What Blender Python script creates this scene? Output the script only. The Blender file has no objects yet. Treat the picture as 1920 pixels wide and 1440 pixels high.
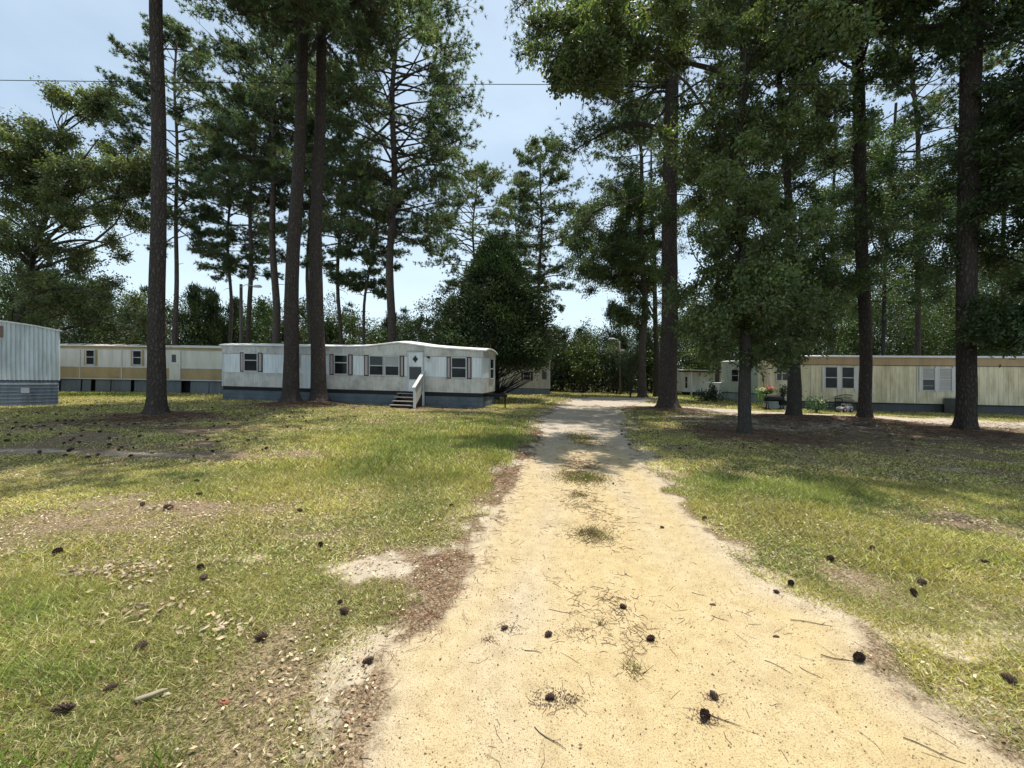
import bpy, math
import numpy as np
R = math.radians
sc = bpy.context.scene
COL = sc.collection
# ------------------------------------------------------------------ camera
F, HY, CX, CZ = 740.0, 706.0, 960.0, 1.5          # focal (px of a 1920 frame), horizon row, centre column, eye height
cam = bpy.data.cameras.new('camera'); camo = bpy.data.objects.new('camera', cam); COL.objects.link(camo)
camo.location = (0, 0, CZ); camo.rotation_euler = (R(90), 0, 0)
cam.sensor_width = 36; cam.lens = 36 * F / 1920; cam.shift_y = -(720 - HY) / 1920
cam.clip_start = 0.05; cam.clip_end = 2000
sc.camera = camo
# ------------------------------------------------------------------ world, sun
SUN_EL, SUN_AZ = 77.0, -45.0                       # azimuth measured from straight ahead (+Y) towards the left (-X)
w = bpy.data.worlds.new('World'); sc.world = w; w.use_nodes = True
nt = w.node_tree; nt.nodes.clear()
def N(nt, t, **k):
    n = nt.nodes.new(t)
    for a, b in k.items(): setattr(n, a, b)
    return n
sky = N(nt, 'ShaderNodeTexSky', sky_type='NISHITA', sun_disc=False, sun_elevation=R(SUN_EL), sun_rotation=R(-SUN_AZ),
        air_density=1.0, dust_density=1.6, ozone_density=1.0)
bg = N(nt, 'ShaderNodeBackground'); bg.inputs['Strength'].default_value = 0.122
out = N(nt, 'ShaderNodeOutputWorld')
tc = N(nt, 'ShaderNodeTexCoord'); mp = N(nt, 'ShaderNodeMapping'); mp.inputs['Scale'].default_value = (1.0, 1.0, 2.4)
nz = N(nt, 'ShaderNodeTexNoise'); nz.inputs['Scale'].default_value = 2.2; nz.inputs['Detail'].default_value = 6; nz.inputs['Roughness'].default_value = .55
mr = N(nt, 'ShaderNodeMapRange'); mr.inputs[1].default_value = .34; mr.inputs[2].default_value = .72; mr.inputs[3].default_value = .36; mr.inputs[4].default_value = .62
mx = N(nt, 'ShaderNodeMix', data_type='RGBA'); mx.inputs[7].default_value = (5.8, 7.15, 8.0, 1)
L = nt.links.new
L(tc.outputs['Generated'], mp.inputs[0]); L(mp.outputs[0], nz.inputs['Vector']); L(nz.outputs['Fac'], mr.inputs[0])
sp = N(nt, 'ShaderNodeSeparateXYZ'); L(tc.outputs['Generated'], sp.inputs[0])
hz_ = N(nt, 'ShaderNodeMapRange'); hz_.inputs[1].default_value = .0; hz_.inputs[2].default_value = .42; hz_.inputs[3].default_value = .55; hz_.inputs[4].default_value = 0; L(sp.outputs[2], hz_.inputs[0])
ad = N(nt, 'ShaderNodeMath', operation='ADD', use_clamp=True); L(mr.outputs[0], ad.inputs[0]); L(hz_.outputs[0], ad.inputs[1]); L(ad.outputs[0], mx.inputs[0]); L(sky.outputs[0], mx.inputs[6]); L(mx.outputs[2], bg.inputs['Color']); L(bg.outputs[0], out.inputs[0])
sl = bpy.data.lights.new('sun', 'SUN'); sl.energy = 5.0; sl.angle = R(0.55); sl.color = (1, .95, .87)
so = bpy.data.objects.new('sun', sl); COL.objects.link(so)
so.rotation_euler = (-R(90 - SUN_EL), 0, R(SUN_AZ))    # the sun stands ahead and to the right
so.location = (0, 0, 60)
sc.view_settings.view_transform = 'Standard'; sc.view_settings.look = 'None'
sc.view_settings.gamma = 1; sc.view_settings.use_curve_mapping = False
sc.view_settings.exposure = 0.34
cy = sc.cycles
cy.max_bounces = 6; cy.diffuse_bounces = 3; cy.glossy_bounces = 2; cy.transmission_bounces = 3; cy.transparent_max_bounces = 4
cy.use_denoising = True; cy.sample_clamp_indirect = 6

# ------------------------------------------------------------------ helpers
rng = np.random.default_rng(11)
def H0(x): return -0.94 * np.tanh(np.asarray(x, float) / 40)          # the lot falls gently from left to right
def G(px, py):                                                        # where a photo pixel meets the ground
    s = (px - CX) / F; d = CZ / ((py - HY) / F - 0.0235 * s)
    for _ in range(6): d = (CZ - float(H0(s * d))) / ((py - HY) / F)
    return np.array([s * d, d, float(H0(s * d))])
def U(px, py, d): return np.array([(px - CX) / F * d, d, CZ + (HY - py) / F * d])

def vnoise(x, y, seed=0):
    x = np.asarray(x, float); y = np.asarray(y, float)
    xi = np.floor(x).astype(np.int64); yi = np.floor(y).astype(np.int64); fx = x - xi; fy = y - yi
    fx = fx * fx * (3 - 2 * fx); fy = fy * fy * (3 - 2 * fy)
    def h(a, b):
        n = (a * 374761393 + b * 668265263 + seed * 974711) & 0x7fffffff
        n = ((n ^ (n >> 13)) * 1274126177) & 0x7fffffff
        return ((n ^ (n >> 16)) & 0xffff) / 65535.0
    return (h(xi, yi) * (1 - fx) + h(xi + 1, yi) * fx) * (1 - fy) + (h(xi, yi + 1) * (1 - fx) + h(xi + 1, yi + 1) * fx) * fy
def fbm(x, y, s=1.0, o=4, seed=0):
    t = 0; a = 1; n = 0
    for i in range(o):
        t = t + a * vnoise(np.asarray(x) * s + 17.3 * i, np.asarray(y) * s - 9.1 * i, seed + i); n += a; a *= .5; s *= 2.03
    return t / n
def sstep(a, b, x):
    t = np.clip((x - a) / (b - a), 0, 1); return t * t * (3 - 2 * t)
def unit(v): return v / np.maximum(np.linalg.norm(v, axis=-1, keepdims=True), 1e-9)

class Geo:
    """collects polygons and links them as ONE mesh object"""
    def __init__(s): s.v = []; s.n = 0; s.f = []; s.m = []; s.c = []
    def add(s, verts, faces, mat=0, col=None, smooth=False):
        verts = np.asarray(verts, float).reshape(-1, 3)
        if len(verts) == 0: return
        s.v.append(verts)
        if not isinstance(faces, list): faces = [faces]
        for f in faces:
            f = np.asarray(f, np.int64); s.f.append((f + s.n, mat, smooth))
        if col is None: col = (1, 1, 1)
        c = np.asarray(col, float)
        if c.ndim == 1: c = np.tile(c, (len(verts), 1))
        s.c.append(c); s.n += len(verts)
    def box(s, lo, hi, mat=0, T=None, col=None):
        x0, y0, z0 = lo; x1, y1, z1 = hi
        v = np.array([[x0,y0,z0],[x1,y0,z0],[x1,y1,z0],[x0,y1,z0],[x0,y0,z1],[x1,y0,z1],[x1,y1,z1],[x0,y1,z1]], float)
        if T is not None: v = T(v)
        s.add(v, np.array([[0,3,2,1],[4,5,6,7],[0,1,5,4],[1,2,6,5],[2,3,7,6],[3,0,4,7]]), mat, col)
    def tube(s, P, r, k=8, mat=0, cap=True, lobes=None, col=None, smooth=True):
        P = np.asarray(P, float); n = len(P); r = np.broadcast_to(np.asarray(r, float), (n,))
        t = np.gradient(P, axis=0) if n > 2 else np.repeat((P[1:] - P[:1]), n, 0); t = unit(t)
        ref = np.array([0, 1., 0]) if abs(t[:, 1]).mean() < .8 else np.array([1., 0, 0])
        a = unit(np.cross(t, ref)); b = np.cross(t, a)
        th = np.linspace(0, 2 * np.pi, k, endpoint=False)
        rr = r[:, None] * np.ones((1, k))
        if lobes is not None: rr = rr * lobes(np.arange(n), th)
        v = P[:, None] + rr[..., None] * (np.cos(th)[None, :, None] * a[:, None] + np.sin(th)[None, :, None] * b[:, None])
        i = np.arange(n - 1)[:, None] * k; j = np.arange(k)[None]; j2 = (j + 1) % k
        f = np.stack([i + j, i + j2, i + k + j2, i + k + j], -1).reshape(-1, 4)
        fs = [f]
        if cap: fs += [np.arange(k)[None, ::-1], (np.arange(k) + (n - 1) * k)[None]]
        s.add(v.reshape(-1, 3), fs, mat, col, smooth)
    def sticks(s, A, B, ra, rb, mat=0, col=None):
        """many straight three-sided twigs at once"""
        A = np.asarray(A, float); B = np.asarray(B, float); n = len(A)
        if n == 0: return
        t = unit(B - A); ref = np.where(abs(t[:, 2:3]) > .9, [[1., 0, 0]], [[0, 0, 1.]])
        a = unit(np.cross(t, ref)); b = np.cross(t, a)
        ra = np.broadcast_to(np.asarray(ra, float), (n,)); rb = np.broadcast_to(np.asarray(rb, float), (n,))
        V = []
        for C, rad in ((A, ra), (B, rb)):
            for q in range(3):
                an = q * 2.0944; V.append(C + rad[:, None] * (math.cos(an) * a + math.sin(an) * b))
        V = np.stack(V, 1).reshape(-1, 3); o = (np.arange(n) * 6)[:, None]
        f = np.concatenate([o + [[0, 1, 4, 3]], o + [[1, 2, 5, 4]], o + [[2, 0, 3, 5]]])
        if col is not None and np.ndim(col) == 2: col = np.repeat(col, 6, 0)
        s.add(V, f, mat, col, True)
    def leaves(s, C, D, Lh, Wd, mat=0, col=None, up=None):
        """folded diamond leaves: C base, D direction, Lh length, Wd width"""
        n = len(C)
        if n == 0: return
        D = unit(D); ref = unit(rng.normal(size=(n, 3)) + (0 if up is None else up))
        sd = unit(np.cross(D, ref)); nn = np.cross(sd, D)
        Lh = np.broadcast_to(np.asarray(Lh, float), (n,))[:, None]; Wd = np.broadcast_to(np.asarray(Wd, float), (n,))[:, None]
        V = np.stack([C, C + D * Lh * .45 + sd * Wd * .5 + nn * Wd * .12, C + D * Lh, C + D * Lh * .45 - sd * Wd * .5 + nn * Wd * .12], 1).reshape(-1, 3)
        f = np.arange(n * 4).reshape(-1, 4)
        if col is not None and np.ndim(col) == 2: col = np.repeat(col, 4, 0)
        s.add(V, f, mat, col)
    def blades(s, C, D, Lh, Wd, mat=0, col=None):
        """thin triangles"""
        n = len(C)
        if n == 0: return
        D = unit(D); sd = unit(np.cross(D, rng.normal(size=(n, 3))))
        Lh = np.broadcast_to(np.asarray(Lh, float), (n,))[:, None]; Wd = np.broadcast_to(np.asarray(Wd, float), (n,))[:, None]
        V = np.stack([C - sd * Wd * .5, C + sd * Wd * .5, C + D * Lh], 1).reshape(-1, 3)
        if col is not None and np.ndim(col) == 2: col = np.repeat(col, 3, 0)
        s.add(V, np.arange(n * 3).reshape(-1, 3), mat, col)
    def mesh(s, name, mats, off=(0, 0, 0)):
        me = bpy.data.meshes.new(name)
        V = np.concatenate(s.v) - np.asarray(off)
        fl = [f.reshape(-1) for f, m, q in s.f]
        sz = np.concatenate([np.full(len(f), f.shape[1]) for f, m, q in s.f])
        mi = np.concatenate([np.full(len(f), m) for f, m, q in s.f]); sm = np.concatenate([np.full(len(f), q) for f, m, q in s.f])
        li = np.concatenate(fl)
        me.vertices.add(len(V)); me.vertices.foreach_set('co', V.astype(np.float32).ravel())
        me.loops.add(len(li)); me.loops.foreach_set('vertex_index', li.astype(np.int32))
        me.polygons.add(len(sz)); st = np.concatenate([[0], np.cumsum(sz)[:-1]])
        me.polygons.foreach_set('loop_start', st.astype(np.int32)); me.polygons.foreach_set('material_index', mi.astype(np.int32))
        me.polygons.foreach_set('use_smooth', sm.astype(bool))
        c = np.ones((len(V), 4), np.float32); c[:, :3] = np.concatenate(s.c)
        at = me.color_attributes.new('col', 'FLOAT_COLOR', 'POINT'); at.data.foreach_set('color', c.ravel())
        for m in (mats if isinstance(mats, (list, tuple)) else [mats]): me.materials.append(m)
        me.update(calc_edges=True); me.validate()
        return me
    def obj(s, name, mats, parent=None, off=(0, 0, 0), loc=None):
        o = bpy.data.objects.new(name, s.mesh(name, mats, off)); COL.objects.link(o)
        if parent is not None: o.parent = parent
        elif loc is not None: o.location = loc
        else: o.location = off
        return o
def tag(o, label=None, cat=None, group=None, kind=None):
    for k, v in (('label', label), ('category', cat), ('group', group), ('kind', kind)):
        if v: o[k] = v
    return o
def empty(name, loc, label, cat, group=None, rz=0):
    o = bpy.data.objects.new(name, None); COL.objects.link(o); o.location = tuple(float(a) for a in loc); o.rotation_euler.z = rz
    o.empty_display_size = .3
    return tag(o, label, cat, group)

# ------------------------------------------------------------------ materials
def mat(name, base=(.5, .5, .5), rough=.8, spec=.3, metal=0):
    m = bpy.data.materials.new(name); m.use_nodes = True; nt = m.node_tree; b = nt.nodes['Principled BSDF']
    b.inputs['Base Color'].default_value = (*base, 1); b.inputs['Roughness'].default_value = rough
    b.inputs['Specular IOR Level'].default_value = spec; b.inputs['Metallic'].default_value = metal
    return m, nt, b
def ramp(nt, stops):
    r = N(nt, 'ShaderNodeValToRGB'); e = r.color_ramp.elements
    while len(e) < len(stops): e.new(.5)
    for q, (p, c) in zip(e, stops): q.position = p; q.color = (*c, 1) if len(c) == 3 else c
    return r
def noise(nt, vec, scale, detail=4, rough=.55, sc3=None):
    if sc3 is not None:
        m = N(nt, 'ShaderNodeMapping'); m.inputs['Scale'].default_value = sc3; nt.links.new(vec, m.inputs[0]); vec = m.outputs[0]
    n = N(nt, 'ShaderNodeTexNoise'); n.inputs['Scale'].default_value = scale; n.inputs['Detail'].default_value = detail; n.inputs['Roughness'].default_value = rough
    nt.links.new(vec, n.inputs['Vector']); return n
def mix(nt, fac, a, b, mode='MIX'):
    m = N(nt, 'ShaderNodeMix', data_type='RGBA', blend_type=mode)
    for i, v in ((0, fac), (6, a), (7, b)):
        if hasattr(v, 'links') or hasattr(v, 'is_linked'): nt.links.new(v, m.inputs[i])
        elif i == 0: m.inputs[0].default_value = v
        else: m.inputs[i].default_value = (*v, 1)
    return m.outputs[2]
def bump(nt, b, h, strength=.5, dist=.02):
    n = N(nt, 'ShaderNodeBump'); n.inputs['Strength'].default_value = strength; n.inputs['Distance'].default_value = dist
    nt.links.new(h, n.inputs['Height']); nt.links.new(n.outputs[0], b.inputs['Normal'])
def siding(name, c, grime=(.25, .24, .2), amt=.55, green=None, rough=.55, streak=True):
    """weathered painted metal: dirt in vertical runs"""
    m, nt, b = mat(name, c, rough, .35)
    t = N(nt, 'ShaderNodeTexCoord').outputs['Object']
    n1 = noise(nt, t, 1, 6, .65, (2.2, 2.2, .5) if streak else (1.3, 1.3, 1.3)); r1 = ramp(nt, [(.42, (0, 0, 0)), (.72, (1, 1, 1))]); nt.links.new(n1.outputs[0], r1.inputs[0])
    n2 = noise(nt, t, 1, 5, .6, (14, 14, 1.1)); r2 = ramp(nt, [(.45, (0, 0, 0)), (.75, (1, 1, 1))]); nt.links.new(n2.outputs[0], r2.inputs[0])
    f = N(nt, 'ShaderNodeMath', operation='MULTIPLY_ADD'); nt.links.new(r2.outputs[0], f.inputs[0]); f.inputs[1].default_value = .5
    nt.links.new(r1.outputs[0], f.inputs[2])
    f2 = N(nt, 'ShaderNodeMath', operation='MULTIPLY', use_clamp=True); nt.links.new(f.outputs[0], f2.inputs[0]); f2.inputs[1].default_value = amt
    cc = mix(nt, f2.outputs[0], c, grime)
    if green:
        n3 = noise(nt, t, .8, 4, .6); r3 = ramp(nt, [(.5, (0, 0, 0)), (.7, (.6, .6, .6))]); nt.links.new(n3.outputs[0], r3.inputs[0])
        cc = mix(nt, r3.outputs[0], cc, green)
    nt.links.new(cc, b.inputs['Base Color'])
    n4 = noise(nt, t, 30, 3); bump(nt, b, n4.outputs[0], .15, .004)
    return m
def leafmat(name, trans=.35, spec=.25, nscale=.5, va=.7, vb=1.25):
    m = bpy.data.materials.new(name); m.use_nodes = True; nt = m.node_tree; b = nt.nodes['Principled BSDF']
    o = nt.nodes['Material Output']; a = N(nt, 'ShaderNodeAttribute', attribute_name='col')
    t = N(nt, 'ShaderNodeTexCoord').outputs['Object']; n = noise(nt, t, nscale, 2)
    mr = N(nt, 'ShaderNodeMapRange'); nt.links.new(n.outputs[0], mr.inputs[0]); mr.inputs[1].default_value = .3; mr.inputs[2].default_value = .7
    mr.inputs[3].default_value = va; mr.inputs[4].default_value = vb
    v = N(nt, 'ShaderNodeVectorMath', operation='SCALE'); nt.links.new(a.outputs['Color'], v.inputs[0]); nt.links.new(mr.outputs[0], v.inputs['Scale'])
    nt.links.new(v.outputs[0], b.inputs['Base Color']); b.inputs['Roughness'].default_value = .42; b.inputs['Specular IOR Level'].default_value = spec
    tr = N(nt, 'ShaderNodeBsdfTranslucent'); tc_ = mix(nt, 1.0, v.outputs[0], (1.35, 1.5, .7), 'MULTIPLY'); nt.links.new(tc_, tr.inputs[0])
    ms = N(nt, 'ShaderNodeMixShader'); ms.inputs[0].default_value = trans
    nt.links.new(b.outputs[0], ms.inputs[1]); nt.links.new(tr.outputs[0], ms.inputs[2]); nt.links.new(ms.outputs[0], o.inputs[0])
    return m
def barkmat(name, c1, c2, plate=True):
    m, nt, b = mat(name, c1, .95, .1); t = N(nt, 'ShaderNodeTexCoord').outputs['Object']
    mpn = N(nt, 'ShaderNodeMapping'); mpn.inputs['Scale'].default_value = (13, 13, 5.0) if plate else (24, 24, 4)
    nd = noise(nt, t, 4, 5, .7); add = N(nt, 'ShaderNodeVectorMath', operation='MULTIPLY_ADD'); nt.links.new(nd.outputs['Color'], add.inputs[0])
    add.inputs[1].default_value = (.11, .11, .22); nt.links.new(t, add.inputs[2]); nt.links.new(add.outputs[0], mpn.inputs[0])
    vo = N(nt, 'ShaderNodeTexVoronoi', feature='DISTANCE_TO_EDGE'); vo.inputs['Scale'].default_value = 1; nt.links.new(mpn.outputs[0], vo.inputs['Vector'])
    r = ramp(nt, [(.0, (0, 0, 0)), (.30, (1, 1, 1))]); nt.links.new(vo.outputs['Distance'], r.inputs[0])
    n2 = noise(nt, t, 5, 6, .7); r2 = ramp(nt, [(.3, c2), (.7, tuple(min(1, q * 1.05) for q in c1))]); nt.links.new(n2.outputs[0], r2.inputs[0])
    cc = mix(nt, r.outputs[0], tuple(q * .50 for q in c1), r2.outputs[0]); nt.links.new(cc, b.inputs['Base Color'])
    hs = mix(nt, .25, r.outputs[0], n2.outputs['Color']); bump(nt, b, hs, 1.0, .05 if plate else .03)
    return m

M = {}
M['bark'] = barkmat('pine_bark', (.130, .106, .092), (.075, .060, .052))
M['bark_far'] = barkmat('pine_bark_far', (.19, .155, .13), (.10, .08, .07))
M['oakbark'] = barkmat('oak_bark', (.125, .115, .095), (.065, .06, .05), False)
M['twig'] = mat('twig_bark', (.085, .07, .058), .95, .1)[0]
M['needle'] = leafmat('pine_needles', .42, .4, .5, .85, 1.6)
M['leaf'] = leafmat('oak_leaves', .42, .6, .5, .75, 1.45)
M['far'] = leafmat('woodland_leaves', .2, .2, .12, .45, 1.0)
M['cedar'] = leafmat('cedar_sprays', .12, .15, .6, .65, 1.4)
M['grass'] = leafmat('grass_blades', .40, .2, .8, .8, 1.2)
M['litter'] = leafmat('dry_litter', .15, .2, 2, .8, 1.2)
M['cone'] = mat('pine_cone', (.085, .058, .044), .85, .15)[0]
M['roof'] = siding('white_roof_coating', (.80, .80, .78), (.45, .44, .40), .35, streak=False)
M['black'] = mat('black_gap', (.018, .018, .02), .7, .3)[0]
M['trim'] = siding('white_trim', (.62, .63, .62), (.3, .29, .26), .35)
M['frame'] = siding('aluminium_frame', (.58, .59, .58), (.3, .3, .28), .3)
M['steel'] = mat('dark_steel', (.018, .018, .02), .75, .15)[0]
def glassmat(name, c, rough=.08):
    m, nt, b = mat(name, c, .16, .22); t = N(nt, 'ShaderNodeTexCoord').outputs['Object']
    n = noise(nt, t, 2.5, 2); r = ramp(nt, [(.3, tuple(q * .6 for q in c)), (.7, tuple(q * 1.5 for q in c))]); nt.links.new(n.outputs[0], r.inputs[0])
    nt.links.new(r.outputs[0], b.inputs['Base Color']); return m
M['glass'] = glassmat('dark_glass', (.012, .014, .015))
M['screen'] = mat('insect_screen', (.09, .095, .095), .8, .2)[0]
M['blind'] = siding('closed_blind', (.42, .42, .40), (.25, .25, .23), .4)

# ------------------------------------------------------------------ ground cover functions
RD = np.array([(1.0, -.35, 2.1), (1.51, -.55, 2.08), (1.87, -.63, 1.87), (2.12, -.70, 1.95), (2.5, -.54, 2.14), (2.82, -.40, 1.82), (3.78, -.31, 1.86), (4.55, -.18, 2.0),
               (5.7, -.04, 2.15), (7.7, .26, 2.35), (11.8, .8, 3.2), (16, 1.5, 4.3), (20.5, 2.36, 5.7), (25.2, 3.6, 8.0), (29, 4.8, 10.5), (31.5, 7.2, 10.8)])
LANE = np.array([(6.5, 25.5), (8.5, 22.6), (9.8, 20.9), (12.1, 18.9), (15, 17.8), (18.3, 16.2), (24, 15.0), (34, 14.0), (46, 14.0)])
def road_d(x, y):                     # + inside the drive, - outside, metres from its edge
    Lx = np.interp(y, RD[:, 0], RD[:, 1]); Rx = np.interp(y, RD[:, 0], RD[:, 2])
    return np.minimum(np.minimum(x - Lx, Rx - x), 31.6 - y)
def lane_d(x, y):
    d = np.full(np.shape(x), 99.)
    for (x0, y0), (x1, y1) in zip(LANE[:-1], LANE[1:]):
        t = np.clip(((x - x0) * (x1 - x0) + (y - y0) * (y1 - y0)) / ((x1 - x0) ** 2 + (y1 - y0) ** 2), 0, 1)
        d = np.minimum(d, np.hypot(x - x0 - t * (x1 - x0), y - y0 - t * (y1 - y0)))
    return 1.35 + .7 * (fbm(x, y, .5, 2, 5) - .5) - d
TREEBASE = [(297, 782, .6), (543, 759, .7), (594, 756, .7), (1252, 770, .8), (1394, 815, .4), (1490, 787, .6), (1620, 792, .55), (1810, 815, .7)]
TB = [np.array([*G(a, b)[:2], c]) for a, b, c in TREEBASE]
TB[2][:2] = (-9.2, 18.55)
def blob(x, y, px, py, rx, ry):       # ragged soft spot given at its place in the photo, radii in metres
    g = G(px, py); s = min(rx, ry); x = np.asarray(x, float); y = np.asarray(y, float); out = np.zeros(x.shape)
    k = (abs(x - g[0]) < 3 * rx) & (abs(y - g[1]) < 3 * ry)
    if not k.any(): return out
    x = x[k]; y = y[k]; n = fbm(x, y, .9 / s, 3, int(px) % 50) - .5; m = fbm(x, y, .9 / s, 3, int(py) % 50 + 60) - .5
    q = ((x - g[0]) / rx + 1.3 * n) ** 2 + ((y - g[1]) / ry + 1.3 * m) ** 2
    out[k] = np.exp(-q) * np.clip(.45 + 1.1 * fbm(x, y, 2.2 / s, 3, 7), 0, 1); return out
def bare_f(x, y):                     # brown needle litter and bare soil, where the ground under the trees has no grass
    t = 0
    for i, b in enumerate(TB):
        t = np.maximum(t, np.exp(-(np.hypot(x - b[0], y - b[1]) / (1.3 if i < 3 else 1.7)) ** 2))
    right = sstep(5, 8, x) * sstep(7.8, 10.0, y + .5 * (fbm(x, y, .5, 3, 2) - .5) * 6) * (1 - sstep(15.0, 17.5, y))
    left = blob(x, y, 120, 985, 1.6, .45) * .9 + blob(x, y, 330, 950, .8, .2) * .8 + blob(x, y, 470, 850, 2.2, .55) * .8 + blob(x, y, 100, 835, 4, .9) * .7 + blob(x, y, 1870, 985, .8, .5) * .7
    left += blob(x, y, 780, 1050, .5, .25) * .9 + .8 * blob(x, y, 250, 800, 4, 1.6)
    front = .8 * np.exp(-((y - 17.6) / .7) ** 2) * sstep(-9.5, -8, x) * (1 - sstep(-1, 0, x))
    return np.clip(t * .9 + right * .85 + left + front, 0, 1)
def needle_edge(x, y):                # band of fallen needles along the left edge of the drive
    d = road_d(x, y) + .35 * (fbm(x, y, 1.3, 3, 9) - .5)
    w = np.clip(.05 + .035 * y, .08, .24); n = .15 + 1.3 * sstep(.42, .62, fbm(x, y, 2.6, 3, 19))
    return n * np.exp(-((d + .08) / w) ** 2) * (x < .8 + .12 * y)
def lush_f(x, y):
    return blob(x, y, 850, 830, 2.4, 2.0) + .8 * blob(x, y, 700, 880, 2, 1.0) + .6 * blob(x, y, 60, 1120, .7, .4) + .7 * blob(x, y, 960, 870, .9, 1.2) + .8 * blob(x, y, 1400, 920, 2.4, 1.0) + .6 * blob(x, y, 1750, 1050, .8, .4) + .7 * blob(x, y, 60, 1270, .35, .2) + .5*blob(x, y, 350, 920, 1, .4)
def sandy_f(x, y):
    t = blob(x, y, 720, 1065, .42, .25) * 1.1 + blob(x, y, 480, 1048, .2, .07) * 1.1 + .75 * blob(x, y, 1760, 1200, .4, .12) + .9 * blob(x, y, 1290, 1050, .12, .3) + .7*blob(x, y, 40, 845, 1.2, .3) + .7*blob(x, y, 290, 852, 1.6, .25)
    t += .8 * blob(x, y, 1800, 880, 1, .3) + .8 * blob(x, y, 1330, 790, 1.6, .7) + .8 * blob(x, y, 1450, 805, 1.3, .5) + .5 * blob(x, y, 700, 1400, .25, .12) + .7 * blob(x, y, 1800, 1330, .4, .18)
    t += sstep(5, 7, x) * sstep(11, 13.5, y) * (1 - sstep(18, 20, y)) * sstep(.5, .62, fbm(x, y * 1.8, .7, 4, 31)) * .9
    t += .75 * sstep(.60, .70, fbm(x, y, 1.1, 4, 77)) * (y < 9) * .6
    return np.clip(t, 0, 1)
def onroad(x, y):
    r = np.maximum(road_d(x, y), lane_d(x, y)); n = fbm(x, y, 3.2, 4, 3) - .5
    return r + n * np.clip(.15 + .06 * y, .2, .9)
def tufts(x, y):                      # grass strip surviving in the middle of the drive
    return blob(x, y, 1090, 893, .38, .30) + .9 * blob(x, y, 1110, 992, .16, .10) + .8 * blob(x, y, 1088, 820, .3, .9) + .6 * blob(x, y, 1085, 925, .12, .2) + .5 * blob(x, y, 1130, 1160, .05, .04) + .5 * blob(x, y, 1190, 1245, .06, .03)
def cover(x, y):                      # grass density 0..1
    n = fbm(x, y, 1.6, 4, 21)
    g = .72 + .12 * (1 - sstep(3, 6, y)) + 1.7 * (n - .5) + .5 * lush_f(x, y) - .75 * bare_f(x, y) - .7 * sandy_f(x, y) - .7 * needle_edge(x, y) - .45 * np.exp(-((road_d(x, y) + .05) / np.clip(.06 + .05 * y, .1, .5)) ** 2)
    g = g * (1 - sstep(-.16, .02, onroad(x, y))) + .9 * np.clip(tufts(x, y) - .25, 0, 1)
    return np.clip(g, 0, 1)
def mounds(x, y):
    z = 0
    for i, b in enumerate(TB):
        d = np.hypot(x - b[0], y - b[1]); z = z + (.10 if i < 3 else .17) * np.exp(-(d / (1.1 if i < 3 else 1.6)) ** 2) * (1 if i != 4 else .2)
    return z
def Hf(x, y):
    z = H0(x) + mounds(x, y) + .05 * (fbm(x, y, .35, 3, 40) - .5) * sstep(2, 8, y)
    r = sstep(-.3, .4, road_d(x, y)); z = z - .035 * r * (1 - sstep(12, 20, y))
    return z + .018 * (fbm(x, y, 3.1, 3, 8) - .5) * (1 - .6 * r)

gm, gnt, gb = mat('ground_soil_and_sand', (.4, .3, .2), .95, .1)
t = N(gnt, 'ShaderNodeTexCoord').outputs['Object']
ga = N(gnt, 'ShaderNodeAttribute', attribute_name='col'); gs = N(gnt, 'ShaderNodeSeparateColor'); gnt.links.new(ga.outputs['Color'], gs.inputs[0])
nA = noise(gnt, t, 2.2, 8, .7); nB = noise(gnt, t, 60, 6, .85); nC = noise(gnt, t, 9, 6, .65); nD = noise(gnt, t, .35, 3); nE = noise(gnt, t, 160, 2, .6)
def madd(nt, a, k, c):
    q = N(nt, 'ShaderNodeMath', operation='MULTIPLY_ADD'); nt.links.new(a, q.inputs[0]); q.inputs[1].default_value = k
    if hasattr(c, 'is_linked'): nt.links.new(c, q.inputs[2])
    else: q.inputs[2].default_value = c
    return q.outputs[0]
def sharpen(nt, v, a, b):
    q = N(nt, 'ShaderNodeMapRange'); q.inputs[1].default_value = a; q.inputs[2].default_value = b; nt.links.new(v, q.inputs[0]); return q.outputs[0]
# R: sand amount, G: greenness of the thatch, B: whiteness of the sand
sandA = sharpen(gnt, madd(gnt, nC.outputs[0], .5, madd(gnt, nB.outputs[0], .35, gs.outputs[0])), .78, 1.06)
rs = ramp(gnt, [(.30, (.41, .31, .155)), (.5, (.475, .368, .19)), (.72, (.52, .415, .235))]); gnt.links.new(nC.outputs[0], rs.inputs[0])
rw = ramp(gnt, [(.30, (.34, .29, .23)), (.7, (.50, .435, .345))]); gnt.links.new(nC.outputs[0], rw.inputs[0])
sand = mix(gnt, gs.outputs[2], rs.outputs[0], rw.outputs[0])
gr = ramp(gnt, [(.38, (.52, .50, .46)), (.47, (.95, .95, .94)), (.62, (1.03, 1.03, 1.03))]); gnt.links.new(nE.outputs[0], gr.inputs[0])
sand = mix(gnt, .8, sand, gr.outputs[0], 'MULTIPLY')
rt = ramp(gnt, [(.38, (.040, .030, .020)), (.49, (.155, .112, .070)), (.60, (.38, .29, .185))]); gnt.links.new(nB.outputs[0], rt.inputs[0])
rg = ramp(gnt, [(.38, (.018, .020, .008)), (.50, (.075, .075, .028)), (.62, (.28, .23, .11))]); gnt.links.new(nB.outputs[0], rg.inputs[0])
green = sharpen(gnt, madd(gnt, nC.outputs[0], .6, gs.outputs[1]), .45, .95)
soil = mix(gnt, green, rt.outputs[0], rg.outputs[0])
gc = mix(gnt, sandA, soil, sand); gnt.links.new(gc, gb.inputs['Base Color'])
bump(gnt, gb, madd(gnt, nB.outputs[0], .8, madd(gnt, nC.outputs[0], .35, nE.outputs[0])), .5, .010)
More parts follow.
